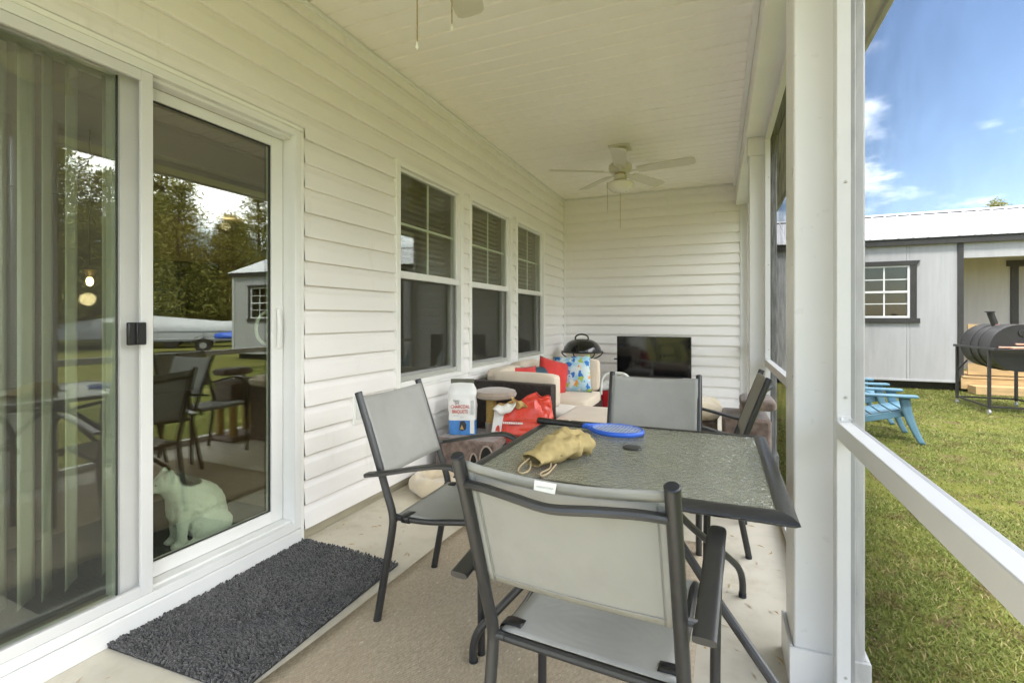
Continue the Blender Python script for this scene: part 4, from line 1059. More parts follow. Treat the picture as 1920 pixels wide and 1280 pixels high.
def racket():
    r = thing('bug_zapper_racket', 'blue bug zapper racket with black grip on glass table', 'racket', (-0.45, 1.95, TZ))
    a = Vector((-0.712, 1.985, TZ + 0.016)); b = Vector((-0.505, 1.966, TZ + 0.014)); d = (b - a).normalized(); s = Vector((-d.y, d.x, 0))
    g = MB().tube([a, a + d * .006, a + d * 0.05, a + d * 0.15, b], [0.0155, 0.017, 0.0165, 0.0145, 0.014], 14, flat=(1, 0.8)).build('grip', 'black_plastic', r)
    q = a + d * 0.145; box('button', 'print_white', g, q.x - .006, q.x + .006, q.y - .005, q.y + .005, TZ + 0.0285, TZ + 0.0305, 0.001)
    c = b + d * 0.135
    sh = [b - d * .002 + s * 0.012, b + d * .02 + s * .012]
    m = MB(); 
    for sg in (-1, 1): m.tube([b + s * (sg * 0.008), b + d * 0.02 + s * (sg * .014), b + d * 0.048 + s * (sg * 0.048)], [0.010, 0.009, 0.007], 8)
    m.build('throat', 'blue_plastic', r)
    R1, R2 = 0.100, 0.082
    ring = [c + d * (R1 * math.cos(w)) + s * (R2 * math.sin(w)) + Vector((0, 0, -0.003)) for w in np.linspace(0, 2 * PI, 37)]
    MB().tube(ring, 0.0085, 10, caps=False, flat=(1, 1.1)).build('rim', 'blue_plastic', r)
    m = MB()
    for i in range(-6, 7):
        v = i / 7.0; h = math.sqrt(1 - v * v)
        m.tube([c + d * (R1 * v) + s * (R2 * h * .97), c + d * (R1 * v) - s * (R2 * h * .97)], 0.0012, 5)
    for i in range(-5, 6):
        v = i / 6.0; h = math.sqrt(1 - v * v)
        m.tube([c + s * (R2 * v) + d * (R1 * h * .97) + Vector((0, 0, .004)), c + s * (R2 * v) - d * (R1 * h * .97) + Vector((0, 0, .004))], 0.0009, 5)
    m.build('wire_grid', 'racket_wire', r)
racket()

# ------------------------------------------------------------------ bits of straw and leaf blown onto the slab
lt = MB()
for i in range(150):
    if i < 60: x, y, z = rng.uniform(-1.95, -1.36), rng.uniform(0.7, 3.0), 0.002
    elif i < 95: continue
    else: x, y, z = rng.uniform(-0.05, 0.30), rng.uniform(1.3, 4.2), 0.002
    if i < 60 and 1.0 < y < 1.96: y += 1.0
    w = rng.uniform(0, 2 * PI); ln = rng.uniform(0.006, 0.030); wd = rng.uniform(0.0008, 0.003); bend = rng.uniform(-.4, .4) * ln
    c, s = math.cos(w), math.sin(w)
    q = [(-ln, -wd), (0, bend - wd), (ln, 0), (0, bend + wd)]
    lt.add([(x + a * c - b * s, y + a * s + b * c, z + (0.003 if j == 1 else 0.0)) for j, (a, b) in enumerate(q)], [(0, 1, 2, 3)])
tag(lt.build('leaf_litter', 'kraft', None, 0), 'bits of straw and dry leaf scattered on the concrete and doormat', 'litter', kind='stuff')

# ------------------------------------------------------------------ ceiling fans
def make_fan(loc, spin, label, chains):
    r = thing('ceiling_fan', label, 'fan', loc, group='ceiling fans')
    def B(m, name, mat, parent=r, **k): return m.build(name, mat, parent, local=True, **k)
    B(MB().box(-0.10, 0.10, -0.10, 0.10, -0.016, -0.001), 'mounting_block', 'fan_white', bevel=0.004, smooth=30)
    B(MB().lathe([(0.05, -0.016), (0.068, -0.03), (0.064, -0.06), (0.045, -0.085), (0.03, -0.09)]), 'canopy', 'fan_white')
    B(MB().lathe([(0.03, -0.085), (0.052, -0.09), (0.058, -0.13), (0.05, -0.155)]), 'downrod_cover', 'fan_white')
    B(MB().lathe([(0.03, -0.148), (0.08, -0.152), (0.106, -0.170), (0.112, -0.205), (0.104, -0.235), (0.085, -0.250), (0.03, -0.254)]), 'motor', 'fan_white')
    B(MB().lathe([(0.05, -0.2545), (0.052, -0.262), (0.050, -0.268)]), 'motor_band', 'fan_brass')
    lk = B(MB().lathe([(0.045, -0.268), (0.062, -0.275), (0.064, -0.315), (0.05, -0.33)]), 'switch_housing', 'fan_white')
    B(MB().lathe([(0.05, -0.327), (0.118, -0.345), (0.128, -0.36), (0.124, -0.378), (0.106, -0.405), (0.075, -0.426), (0.03, -0.438), (0.008, -0.44)]), 'glass_bowl', 'globe')
    for i in range(5):
        w = spin + i * 2 * PI / 5; R = Matrix.Rotation(w, 4, 'Z')
        T = R @ Matrix.Translation((0.17, 0, -0.240)) @ Matrix.Rotation(math.radians(-12), 4, 'X')
        prof = []
        L = 0.50
        out_ = [(0.0, 0.052), (0.06, 0.058), (0.30, 0.066), (0.46, 0.068), (0.502, 0.062), (0.518, 0.045), (0.522, 0.0)]
        poly = [(a, b) for a, b in out_] + [(a, -b) for a, b in out_[::-1][1:]]
        b = MB().prism(poly, -0.003, 0.003, 'z').xf(T)
        bo = B(b, 'blade', 'fan_white', smooth=30)
        ir = MB().prism([(-0.085, 0.016), (-0.02, 0.014), (0.05, 0.038), (0.07, 0.034), (0.07, -0.034), (0.05, -0.038), (-0.02, -0.014), (-0.085, -0.016)], -0.008, -0.0035, 'z').xf(T)
        ir.build('blade_arm', 'fan_white', bo, 30, local=True)
    for (x, y, z) in chains:
        ch = B(MB().tube([(x, y, -0.335), (x, y, z)], 0.0022, 6), 'pull_chain', 'fan_brass')
        MB().lathe([(0.001, z - 0.026), (0.006, z - 0.02), (0.006, z - 0.012), (0.003, z - 0.004), (0.001, z)], (x, y, 0), 10).build('pull_knob', 'globe', ch, local=True)
make_fan((-0.871, 4.765, CZ), math.radians(-9), 'white five blade ceiling fan above the sofa end', [(-0.115, -0.045, -0.605), (0.0, 0.0, -0.755)])
make_fan((-0.88, 1.37, CZ), math.radians(105), 'white ceiling fan above the glass table, mostly out of view', [(-0.01, -0.035, -0.763), (0.02, 0.135, -0.62)])

# ------------------------------------------------------------------ sectional sofa
sf = thing('sectional_sofa', 'dark wicker corner sofa with beige cushions under the windows', 'sofa', (-1.55, 4.4, 0))
def S(name, mat, *q, bevel=0.012): return box(name, mat, sf, *q, bevel=bevel)
ang = math.radians(-4.5)
m = MB().box(0, 0.755, 0, 0.09, 0.03, 0.628); m.xf(Matrix.Translation((-1.955, 3.735, 0)) @ Matrix.Rotation(ang, 4, 'Z')); m.build('back_frame', 'wicker', sf, 30, 0.012)
m = MB(); soft_box(m, 0.155, 0.735, 0.092, 0.235, 0.42, 0.692, 0.03, 0.01); m.xf(Matrix.Translation((-1.955, 3.735, 0)) @ Matrix.Rotation(ang, 4, 'Z')); weld(m.build('back_cushion', 'cushion', sf, 60))
S('seat_frame', 'wicker', -1.955, -1.13, 3.86, 4.25, 0.03, 0.30); S('seat_frame', 'wicker', -1.955, -1.11, 4.255, 5.10, 0.03, 0.30)
S('back_frame', 'wicker', -1.965, -1.885, 3.86, 5.10, 0.305, 0.62); S('back_frame', 'wicker', -1.88, -1.14, 5.03, 5.10, 0.305, 0.62)
def C(name, mat, *q, r=0.03, crown=0.012):
    return weld(soft_box(MB(), *q, r, crown).build(name, mat, sf, 60))
C('seat_cushion', 'cushion_pale', -1.88, -1.13, 3.90, 4.27, 0.302, 0.385)
C('seat_cushion', 'cushion', -1.88, -1.105, 4.275, 4.99, 0.302, 0.418)
C('back_cushion', 'cushion', -1.885, -1.735, 3.90, 4.40, 0.42, 0.705)
C('back_cushion', 'cushion', -1.885, -1.735, 4.405, 4.93, 0.42, 0.72)
C('back_cushion', 'cushion', -1.73, -1.125, 4.90, 5.03, 0.42, 0.735)
ot = thing('ottoman', 'low beige cushioned wicker ottoman behind the glass table', 'ottoman', (-0.80, 3.75, 0))
box('base', 'wicker', ot, -1.10, -0.48, 3.45, 4.08, 0.02, 0.32, 0.012)
weld(soft_box(MB(), -1.115, -0.465, 3.435, 4.095, 0.322, 0.42, 0.028, 0.012).build('cushion', 'cushion', ot, 60))
def pillow(label, mat, c, w, h, t, rz, tilt, roll=0.0, seed=0):
    o = weld(pillow_mb(w, h, t, 16, seed=seed).build('throw_pillow', mat, None, 60))
    o.location = c; o.rotation_euler = (math.radians(tilt), math.radians(roll), math.radians(rz))
    tag(o, label, 'pillow', 'throw pillows on the sofa')
pillow('plain red throw pillow leaning beside the floral one', 'red_cloth', (-1.50, 4.60, 0.575), 0.34, 0.36, 0.14, 46, -14, 16, 1)
pillow('blue floral throw pillow on the sofa corner', 'floral_cloth', (-1.36, 4.80, 0.59), 0.38, 0.38, 0.14, 10, -14, -4, 2)
pillow('small red throw pillow mostly hidden behind the sofa back', 'red_cloth', (-1.66, 4.30, 0.555), 0.30, 0.30, 0.12, 60, -15, 0, 3)
pillow('dark teal throw pillow with white print mostly hidden', 'teal_cloth', (-1.60, 4.42, 0.55), 0.30, 0.30, 0.12, 50, -18, 0, 4)

# ------------------------------------------------------------------ dome grill, cooler, tv
g = thing('electric_grill', 'black domed pedestal grill in the porch corner', 'grill', (-1.60, 6.12, 0))
gx_, gy_ = -1.60, 6.12
lid = MB().lathe([(0.244, 0.742), (0.243, 0.752), (0.228, 0.795), (0.195, 0.840), (0.145, 0.874), (0.085, 0.893), (0.03, 0.899), (0.001, 0.90)], (gx_, gy_, 0), 36).build('lid', 'black_gloss', g)
MB().tube(cat([(gx_ - 0.085, gy_ - .02, 0.885), (gx_ - 0.08, gy_ - .02, 0.92), (gx_ - 0.05, gy_ - .02, 0.945), (gx_ + 0.0, gy_ - .02, 0.953), (gx_ + 0.05, gy_ - .02, 0.945), (gx_ + 0.08, gy_ - .02, 0.92), (gx_ + 0.085, gy_ - .02, 0.885)], 4), 0.010, 10).build('handle', 'black_plastic', lid)
MB().lathe([(0.235, 0.722), (0.262, 0.724), (0.268, 0.732), (0.262, 0.741), (0.235, 0.742)], (gx_, gy_, 0), 36).build('rim', 'black_plastic', g)
MB().lathe([(0.03, 0.635), (0.09, 0.640), (0.16, 0.662), (0.205, 0.695), (0.228, 0.721)], (gx_, gy_, 0), 30).build('drip_bowl', 'bowl_cream', g)
for i in range(6):
    w = i * PI / 3 + 0.35; cx_, sy_ = math.cos(w), math.sin(w)
    MB().tube(cat([(gx_ + .262 * cx_, gy_ + .262 * sy_, 0.722), (gx_ + .225 * cx_, gy_ + .225 * sy_, 0.68), (gx_ + .14 * cx_, gy_ + .14 * sy_, 0.640), (gx_ + .04 * cx_, gy_ + .04 * sy_, 0.615)], 4), 0.008, 8).build('support_arm', 'black_plastic', g)
MB().tube([(gx_, gy_, 0.02), (gx_, gy_, 0.635)], 0.025, 12).build('pedestal', 'black_plastic', g)
MB().lathe([(0.2, 0), (0.2, 0.012), (0.05, 0.035), (0.026, 0.05)], (gx_, gy_, 0), 24).build('base', 'black_plastic', g)
co = thing('cooler', 'small red cooler with white lid and handle beside the sofa', 'cooler', (-1.0, 5.35, 0))
MB().prism([(-1.165, 5.22), (-0.835, 5.22), (-0.835, 5.48), (-1.165, 5.48)], 0.0, 0.385, 'z').build('body', 'cooler_red', co, 30, 0.025)
lidc = MB().prism([(-1.175, 5.21), (-0.825, 5.21), (-0.825, 5.49), (-1.175, 5.49)], 0.386, 0.462, 'z').build('lid', 'cooler_white', co, 30, 0.018)
MB().tube(cat([(-1.155, 5.196, 0.345), (-1.153, 5.194, 0.43), (-1.14, 5.20, 0.52), (-1.09, 5.22, 0.565), (-1.0, 5.24, 0.572), (-0.91, 5.22, 0.565), (-0.86, 5.20, 0.52), (-0.847, 5.194, 0.43), (-0.845, 5.196, 0.345)], 4), 0.017, 10, flat=(1, 1.3)).build('handle', 'cooler_white', co)
tv = thing('television', 'black flat television standing before the siding end wall', 'television', (-0.72, 6.1, 0.42))
box('body', 'black_plastic', tv, -1.156, -0.291, 6.10, 6.145, 0.452, 0.936, 0.005)
box('screen', 'screen_black', tv, -1.149, -0.298, 6.0975, 6.0995, 0.466, 0.929, 0)
box('media_stick', 'black_plastic', tv, -1.195, -1.157, 6.112, 6.125, 0.645, 0.662, 0.003)
for x in (-1.0, -0.45):
    MB().add([(x, 6.02, .4405), (x + .02, 6.02, .4405), (x + .02, 6.22, .4405), (x, 6.22, .4405), (x, 6.11, .46), (x + .02, 6.11, .46)], [(0, 1, 2, 3), (0, 4, 5, 1), (3, 2, 5, 4), (0, 3, 4), (1, 5, 2)]).build('foot', 'black_plastic', tv, 0)
ts = thing('tv_table', 'low dark wooden table under the porch television', 'table', (-0.72, 6.15, 0))
box('top', 'wood_dark', ts, -1.05, -0.40, 5.96, 6.40, 0.40, 0.44, 0.004)
for x in (-1.03, -0.46):
    for y in (5.98, 6.34): box('leg', 'wood_dark', ts, x, x + .04, y, y + .04, 0, 0.4, 0.003)

# ------------------------------------------------------------------ cat furniture
def condo():
    r = thing('cat_condo', 'brown plush cat condo with holes, post and round perch by the wall', 'cat furniture', (-1.7, 3.35, 0))
    X0, X1, Y0, Y1, Z1 = -1.90, -1.42, 3.08, 3.46, 0.295
    N = 14
    def curved(a, b):
        x = X0 + (X1 - X0) * a; return (x, Y0 - 0.02 * math.sin(a * PI), b * Z1)
    MB().prism([(X0, Y1), (X0, Y0)] + [(X0 + (X1 - X0) * i / N, Y0 - 0.02 * math.sin(i / N * PI)) for i in range(1, N)] + [(X1, Y0), (X1, Y1)], 0.0, Z1, 'z').build('box', 'plush_brown', r, 40, 0.02)
    for cx, cz, rx, rz in ((-1.575, 0.135, 0.030, 0.075), (-1.475, 0.17, 0.052, 0.10)):
        poly = [(cx + rx * math.cos(w), cz + rz * math.sin(w)) for w in np.linspace(0, 2 * PI, 25)[:-1]]
        MB().prism(poly, Y0 - 0.0235, Y0 - 0.005, 'y').build('opening_shade', 'hole_shade', r, 30)  # solid dark plate, the hollow's shade is put into its colour
        MB().tube([(cx + rx * math.cos(w), Y0 - 0.0225, cz + rz * math.sin(w)) for w in np.linspace(0, 2 * PI, 33)], 0.006, 8, caps=False).build('opening_rim', 'plush_tan', r)
    poly = [(Y0 + .18 + .13 * math.cos(w), 0.15 + .105 * math.sin(w)) for w in np.linspace(0, 2 * PI, 25)[:-1]]
    MB().prism(poly, X1 - .02, X1 + 0.003, 'x').build('opening_shade', 'hole_shade', r, 30)  # dark plate again, painted shade instead of a cut hole
    MB().tube([(-1.60, 3.40, Z1), (-1.60, 3.40, 0.36)], 0.046, 20).build('post_collar', 'plush_tan', r)
    MB().tube([(-1.60, 3.40, 0.355), (-1.60, 3.40, 0.545)], 0.040, 20).build('scratching_post', 'sisal', r)
    MB().lathe([(0.05, 0.545), (0.135, 0.548), (0.158, 0.560), (0.165, 0.58), (0.155, 0.602), (0.11, 0.614), (0.001, 0.618)], (-1.575, 3.42, 0), 30).build('perch', 'plush_tan', r)
condo()
def petbed():
    r = thing('pet_bed', 'round cream plush pet bed on the floor beside the wall', 'pet bed', (-1.68, 2.86, 0))
    cx, cy = -1.665, 2.86
    ring = [(cx + 0.205 * math.cos(w), cy + 0.175 * math.sin(w), 0.062 + .006 * math.sin(3 * w)) for w in np.linspace(0, 2 * PI, 41)]
    MB().tube(ring, [0.058 + 0.006 * math.sin(5 * i) for i in range(40)] + [0.058], 14, caps=False).build('bolster', 'plush_cream', r, 80)
    MB().lathe([(0.001, 0.072), (0.09, 0.068), (0.16, 0.05), (0.20, 0.01), (0.19, 0.0)], (cx, cy, 0), 26).build('cushion', 'plush_cream', r, 80)
petbed()
ct = thing('cat_tree', 'brown plush stepped cat tree beside the porch screen', 'cat furniture', (0.17, 3.42, 0))
box('box', 'plush_brown', ct, 0.02, 0.285, 3.20, 3.56, 0.33, 0.565, 0.02)
box('base', 'plush_brown', ct, 0.0, 0.295, 3.18, 3.60, 0.0, 0.05, 0.015)
for x, y in ((0.06, 3.24), (0.24, 3.24), (0.06, 3.52), (0.24, 3.52)): MB().tube([(x, y, .05), (x, y, .33)], 0.035, 14).build('scratching_post', 'sisal', ct)
MB().tube([(0.17, 3.40, 0.565), (0.17, 3.40, 0.61)], 0.05, 14).build('scratching_post', 'plush_tan', ct)
weld(soft_box(MB(), 0.125, 0.312, 3.20, 3.52, 0.608, 0.672, 0.025, 0.004).build('perch', 'plush_brown', ct, 60))
pc = thing('pet_cushion', 'cream and brown plush pet cushion on a stool beyond the arms', 'pet bed', (-0.06, 3.55, 0))
box('stool', 'plush_brown', pc, -0.26, -0.005, 3.36, 3.74, 0.0, 0.50, 0.015)
weld(soft_box(MB(), -0.275, 0.006, 3.34, 3.76, 0.502, 0.60, 0.045, 0.018).build('cushion', 'plush_cream', pc, 60))

# ------------------------------------------------------------------ bags
def sack(name, label, mat, cx, cy, rz, w, d, h, z0, sections, folds, seed):
    r = thing(name, label, 'bag', (cx, cy, z0), rz)
    K = 80; vs = []
    for (t, sw, sdp) in sections:
        for j in range(K):
            a = 2 * PI * j / K; c, s = math.cos(a), math.sin(a); e = 0.42
            x = math.copysign(abs(c) ** e, c) * w / 2 * sw; y = math.copysign(abs(s) ** e, s) * d / 2 * sdp
            p = Vector((x, y, t * h))
            nz = mnoise.noise(p * 14 + Vector((seed, 0, 0))) * folds + abs(mnoise.noise(p * 26 + Vector((0, seed, 0)))) * folds * 0.7
            k = 1 + nz / max(0.04, math.hypot(x, y)); vs.append((x * k, y * k, p.z))
    n = len(sections)
    fs = [(i * K + j, i * K + (j + 1) % K, (i + 1) * K + (j + 1) % K, (i + 1) * K + j) for i in range(n - 1) for j in range(K)]
    fs += [tuple(range(K))[::-1], tuple((n - 1) * K + j for j in range(K))]
    return r, vs, fs, K, n
def lerp_sections(keys, n):
    ts = np.linspace(0, 1, n); kt = [k[0] for k in keys]
    return [(float(t), float(np.interp(t, kt, [k[1] for k in keys])), float(np.interp(t, kt, [k[2] for k in keys]))) for t in ts]
# charcoal bag
CB = (-1.765, 3.25)
rz = math.radians(23)
r, vs, fs, K, n = sack('charcoal_bag', 'white and blue charcoal bag standing on the cat condo', None, CB[0], CB[1], rz, 0.205, 0.125, 0.385, 0.297,
                       lerp_sections([(0, .94, .95), (.05, 1, 1), (.3, .97, 1), (.55, 1.02, 1.02), (.78, 1.03, .92), (.86, .95, .66), (.95, .80, .22), (1, .80, .12)], 30), 0.008, 2)
me_rows = [q for q in fs]
lowN = int(0.30 * 29)
m = MB(); m.v = vs; m.f = [q for q in fs[:(n - 1) * K] if min(q) // K >= lowN] + [fs[-1]]; m.build('body', 'bag_white', r, 50, local=True)
m = MB(); m.v = vs; m.f = [q for q in fs[:(n - 1) * K] if min(q) // K < lowN] + [fs[-2]]; m.build('blue_panel', 'bag_blue', r, 50, local=True)
MB().prism([(-0.088, -0.010), (0.086, -0.010), (0.086, 0.010), (-0.088, 0.010)], 0.372, 0.404, 'z').build('top_fold', 'bag_olive', r, 30, 0.003, local=True)
Mr = r.matrix_basis
fy = -0.0695
def T(body, mat, size, x, z, sx=0.8): return text(body, mat, r, size, Mr @ frame((x, fy, z), (1, 0, 0), (0, 0, 1)), sx=sx, ext=0.0008)
T('CHARCOAL', 'print_red', 0.036, -0.012, 0.196, 0.72); T('BRIQUETS', 'print_red', 0.036, -0.014, 0.160, 0.72)
T('Expert', 'print_dark', 0.020, -0.040, 0.246, 0.8); T('Grill', 'print_dark', 0.022, -0.036, 0.228, .8); T('7.7 lb', 'print_grey', 0.014, 0.0, 0.126, 0.8); T('ready to light', 'print_grey', 0.009, -0.045, 0.140, .8)
m = MB()
for i in range(12): m.box(0.064, 0.088, -0.0675, -0.0655, 0.15 + i * .009, 0.153 + i * .009)
m.build('fine_print', 'print_grey', r, 0, local=True)
MB().prism([(-0.018, 0.04), (0.004, 0.03), (0.028, 0.04), (0.034, 0.075), (0.018, 0.105), (-0.012, 0.10)], -0.0705, -0.066, 'y').build('printed_lump', 'print_dark', r, 30, local=True)
MB().prism([(-0.012, 0.045), (0.016, 0.04), (0.0, 0.075)], -0.0715, -0.0707, 'y').build('printed_lump', 'kraft', r, 0, local=True)
MB().prism([(0.06, 0.01), (0.092, 0.01), (0.092, 0.112), (0.06, 0.112)], -0.0665, -0.0640, 'y').build('printed_panel', 'print_white', r, 0, local=True)
# red bag
RB = (-1.30, 3.39)
r, vs, fs, K, n = sack('pellet_bag', 'open glossy red paper bag standing before the wicker sofa back', None, RB[0], RB[1], math.radians(14), 0.385, 0.17, 0.58, 0.0,
                       lerp_sections([(0, .93, .95), (.08, 1, 1), (.5, 1.0, 1.05), (.75, 1.0, .85), (.9, .95, .55), (1, .93, .42)], 64), 0.014, 9)
vs = list(vs)
for i in range(n):
    for j in range(K):
        q = i * K + j; x, y, z = vs[q]; t = i / (n - 1)
        k = max(0.0, min(1.0, (x + 0.03) / 0.06))                     # the part away from the printed front is crumpled
        rd = lambda s, o: (0.5 - abs(mnoise.noise(Vector((x * s + z * s * .45 + o, z * s * .55 - x * s * .3, o)))))
        cr = (rd(9, 1.3) * 0.050 + rd(21, 4.7) * 0.024 + rd(45, 2.2) * 0.009) * (0.18 + .82 * k) - 0.015 * k
        z2 = z + t ** 6 * (0.028 * math.sin(x * 19 + .6) + 0.022 * math.sin(x * 47) - 0.03 * (1 - k))
        vs[q] = (x * (1 - .04 * t * k), y + math.copysign(cr, y) * (1 if y < 0 else .4), z2)
m = MB(); m.v = vs; m.f = fs[:-1]; m.build('body', 'bag_red', r, 28, local=True, solid=0.0015)
def flap(a, b):
    x = -0.222 + a * 0.150
    dz = 0.055 * math.sin(a * PI) ** .8
    return (x - 0.02 * b * (1 - a), -0.078 - 0.030 * math.sin(b * PI * .75), 0.515 + 0.028 * a - b * (0.018 + dz) + .006 * math.sin(a * 14))
MB().surf(flap, 10, 6).build('torn_flap', 'print_white', r, 60, local=True, solid=0.0015)
MB().surf(lambda a, b: (-0.225 + a * 0.14, -0.078 + 0.06 * b, 0.517 + 0.028 * a - .02 * math.sin(b * PI) + .008 * math.sin(a * 11)), 8, 5).build('torn_lining', 'kraft', r, 60, local=True, solid=0.002)
MB().surf(lambda a, b: (-0.105 + a * 0.10 + .012 * math.sin(b * 4), -0.080 + 0.012 * math.sin(a * 9) + .02 * a * (1 - b), 0.50 + b * (0.085 - .045 * a) + 0.006 * math.sin(a * 10)), 9, 6).build('torn_lining', 'kraft', r, 60, local=True, solid=0.002)
fy2 = -0.108
def bars(mat, rows, y=-0.1065):
    m = MB()
    for x0, x1, z0, z1 in rows: m.box(x0, x1, y - .001, y, z0, z1)
    m.build('printed_lines', mat, r, 0, local=True)
rb_ = random.Random(5)
def words(x0, x1, z, h):
    out, x = [], x0
    while x < x1:
        w_ = rb_.uniform(.004, .011); out.append((x, min(x + w_, x1), z, z + h)); x += w_ + rb_.uniform(.0018, .004)
    return out
bars('print_white', words(-0.165, -0.02, 0.392, 0.014) + words(-0.15, -0.05, 0.205, .006) + [(-0.165, -0.155, 0.13, 0.17), (-0.15, -0.09, .15, .158)], -0.1015)
bars('print_dark', words(-0.155, -0.04, 0.412, .004) + words(-0.13, -0.05, 0.380, .005) + sum([words(-0.17, -0.02 - .01 * (i % 3), 0.255 + i * .011, .005) for i in range(6)], []), -0.1010)
# flat printed box leaning
bx = thing('flat_carton', 'flat white carton with a maroon printed oval leaning by the red bag', 'carton', (-1.545, 3.27, 0.0))
Mb = Matrix.Translation((-1.548, 3.27, 0.03)) @ Matrix.Rotation(math.radians(20), 4, 'Z') @ Matrix.Rotation(math.radians(9), 4, 'Y')
MB().box(-0.035, 0.035, -0.02, 0.02, 0.0, 0.485).xf(Mb).build('body', 'bag_white', bx, 30, 0.004)
MB().prism([(0.008 + .02 * math.cos(w), 0.265 + 0.085 * math.sin(w)) for w in np.linspace(0, 2 * PI, 21)[:-1]], -0.022, -0.0203, 'y').xf(Mb).build('printed_oval', 'print_red', bx, 0)
text('CKET', 'print_white', bx, 0.040, Mb @ frame((0.016, -0.0225, 0.265), (0, 0, 1), (-1, 0, 0)), ext=0.0004)
MB().box(-0.037, 0.037, -0.022, 0.022, -0.03, 0.001).xf(Mb).build('sleeve', 'bag_white', bx, 30, 0.003)

# ------------------------------------------------------------------ shed
SY = 11.666
sh = thing('shed', 'long white shed with dark trim, white metal roof and recessed porch', 'shed', (6, SY + 1.8, GZ))
def H(name, mat, *q, bevel=0.004, parent=None): return box(name, mat, parent or sh, *q, bevel=bevel)
SX0_, SXP, SXQ, SX1_ = 0.9, 4.15, 7.9, 11.0
SZ0, SZE, SD = -0.015, 2.575, 3.6
def groove_wall(name, mat, x0, x1, y, z0, z1, hole=None, step=2.44):
    """wall of grooved panels; each panel is a piece of its own"""
    w = box(name, mat, sh, x0, x1, y + 0.02, y + 0.08, z0, z1, 0) if hole is None else None
    if hole:
        m = MB()
        for a, b, c, d in wall_rects(x0, x1, z0, z1, [hole]): m.box(a, b, y + 0.02, y + 0.08, c, d)
        w = m.build(name, mat, sh, 0)
    x = x0
    while x < x1 - 0.01:
        e = min(x + step, x1)
        rs = [(x, e, z0, z1)]
        if hole: rs = wall_rects(x, e, z0, z1, [(max(x, hole[0]), min(e, hole[1]), hole[2], hole[3])] if hole[0] < e - 1e-3 and hole[1] > x + 1e-3 else [])
        for a, b, c, d in rs:
            if b - a < 0.02: continue
            box('panel', mat, w, a + 0.0015, b - 0.0015, y, y + 0.0195, c, d, 0.002)
        x = e
    return w
wn1 = (2.58, 3.392, 1.165, 2.175); wn2 = (9.36, 10.16, 1.165, 2.175)
groove_wall('wall', 'shed_wall', SX0_, SXP, SY, SZ0, SZE, wn1)
groove_wall('wall', 'shed_wall', SXQ, SX1_, SY, SZ0, SZE, wn2)
H('wall', 'shed_wall', SXP, SXQ, SY, SY + 0.06, 2.275, SZE)
groove_wall('recess_wall', 'shed_recess', SXP + .1, SXQ - .1, SY + 1.30, 0.12, 2.45, (5.52, 6.45, 0.12, 2.2))
H('recess_wall', 'shed_recess', SXP + .01, SXP + .08, SY + .1, SY + 1.3, SZ0, SZE); H('recess_wall', 'shed_recess', SXQ - .08, SXQ - .01, SY + .1, SY + 1.3, SZ0, SZE)
H('recess_ceiling', 'shed_recess', SXP + .08, SXQ - .08, SY + 0.07, SY + 1.3, 2.46, 2.50)
dsh = H('door', 'shed_wall', 5.53, 6.44, SY + 1.33, SY + 1.37, 0.13, 2.19)
for q in ((5.40, 5.52, SY + 1.27, SY + 1.305, 0.12, 2.2), (6.45, 6.57, SY + 1.27, SY + 1.305, 0.12, 2.2), (5.34, 6.63, SY + 1.265, SY + 1.303, 2.2, 2.32)):
    H('trim', 'shed_trim', *q, parent=dsh)
H('handle', 'castor', 6.34, 6.38, SY + 1.28, SY + 1.33, 1.05, 1.15, parent=dsh)
dk = H('deck', 'deck_wood', SXP - .02, SXQ + .02, SY - 0.10, SY - 0.07, -0.14, 0.06)
for i in range(10): H('deck_board', 'deck_wood', SXP + .001, SXQ - .001, SY - 0.11 + i * .14, SY + 0.022 + i * .14, 0.062, 0.098, parent=dk)
H('deck_step', 'deck_wood', SXP + .06, SXQ - .3, SY - 0.45, SY - 0.13, -0.19, -0.05)
rl = H('deck_rail', 'deck_wood', SXP + .09, SXP + 1.3, SY - 0.06, SY - 0.02, 0.92, 1.05)
for i in range(3): H('rail_board', 'deck_wood', SXP + .09, SXP + 1.3, SY - 0.055, SY - 0.025, 0.12 + i * .27, 0.33 + i * .27, parent=rl)
H('corner_trim', 'shed_trim', SXP - .043, SXP + .043, SY - 0.03, SY + .005, SZ0, SZE); H('corner_trim', 'shed_trim', SXQ - .043, SXQ + .043, SY - 0.03, SY + .005, SZ0, SZE)
H('corner_trim', 'shed_recess', SX1_ - .09, SX1_ + .02, SY - 0.028, SY + .005, SZ0, SZE); H('corner_trim', 'shed_recess', SX0_ - .02, SX0_ + .09, SY - 0.028, SY + .005, SZ0, SZE)
H('end_wall', 'shed_wall', SX1_ - .06, SX1_, SY + .081, SY + SD, SZ0, SZE); H('end_wall', 'shed_wall', SX0_, SX0_ + .06, SY + .081, SY + SD, SZ0, SZE); H('rear_wall', 'shed_wall', SX0_, SX1_, SY + SD, SY + SD + .06, SZ0, SZE)
for x in (SX0_ + .001, SX1_ - .061): MB().prism([(SY + .03, SZE), (SY + SD, SZE), (SY + SD / 2, 3.38)], x, x + .06, 'x').build('gable', 'shed_wall', sh, 0)
H('skid', 'under_shed_shade', SX0_ + .1, SX1_ - .1, SY + 0.16, SY + .3, GZ - .02, SZ0 - .001); H('sill_board', 'shed_wall', SX0_, SXP - .045, SY - .022, SY + .01, SZ0 - .03, SZ0 + .008)
H('skid', 'under_shed_shade', SX0_ + .1, SX1_ - .1, SY + 2.6, SY + 2.8, GZ - .02, SZ0 - .001)
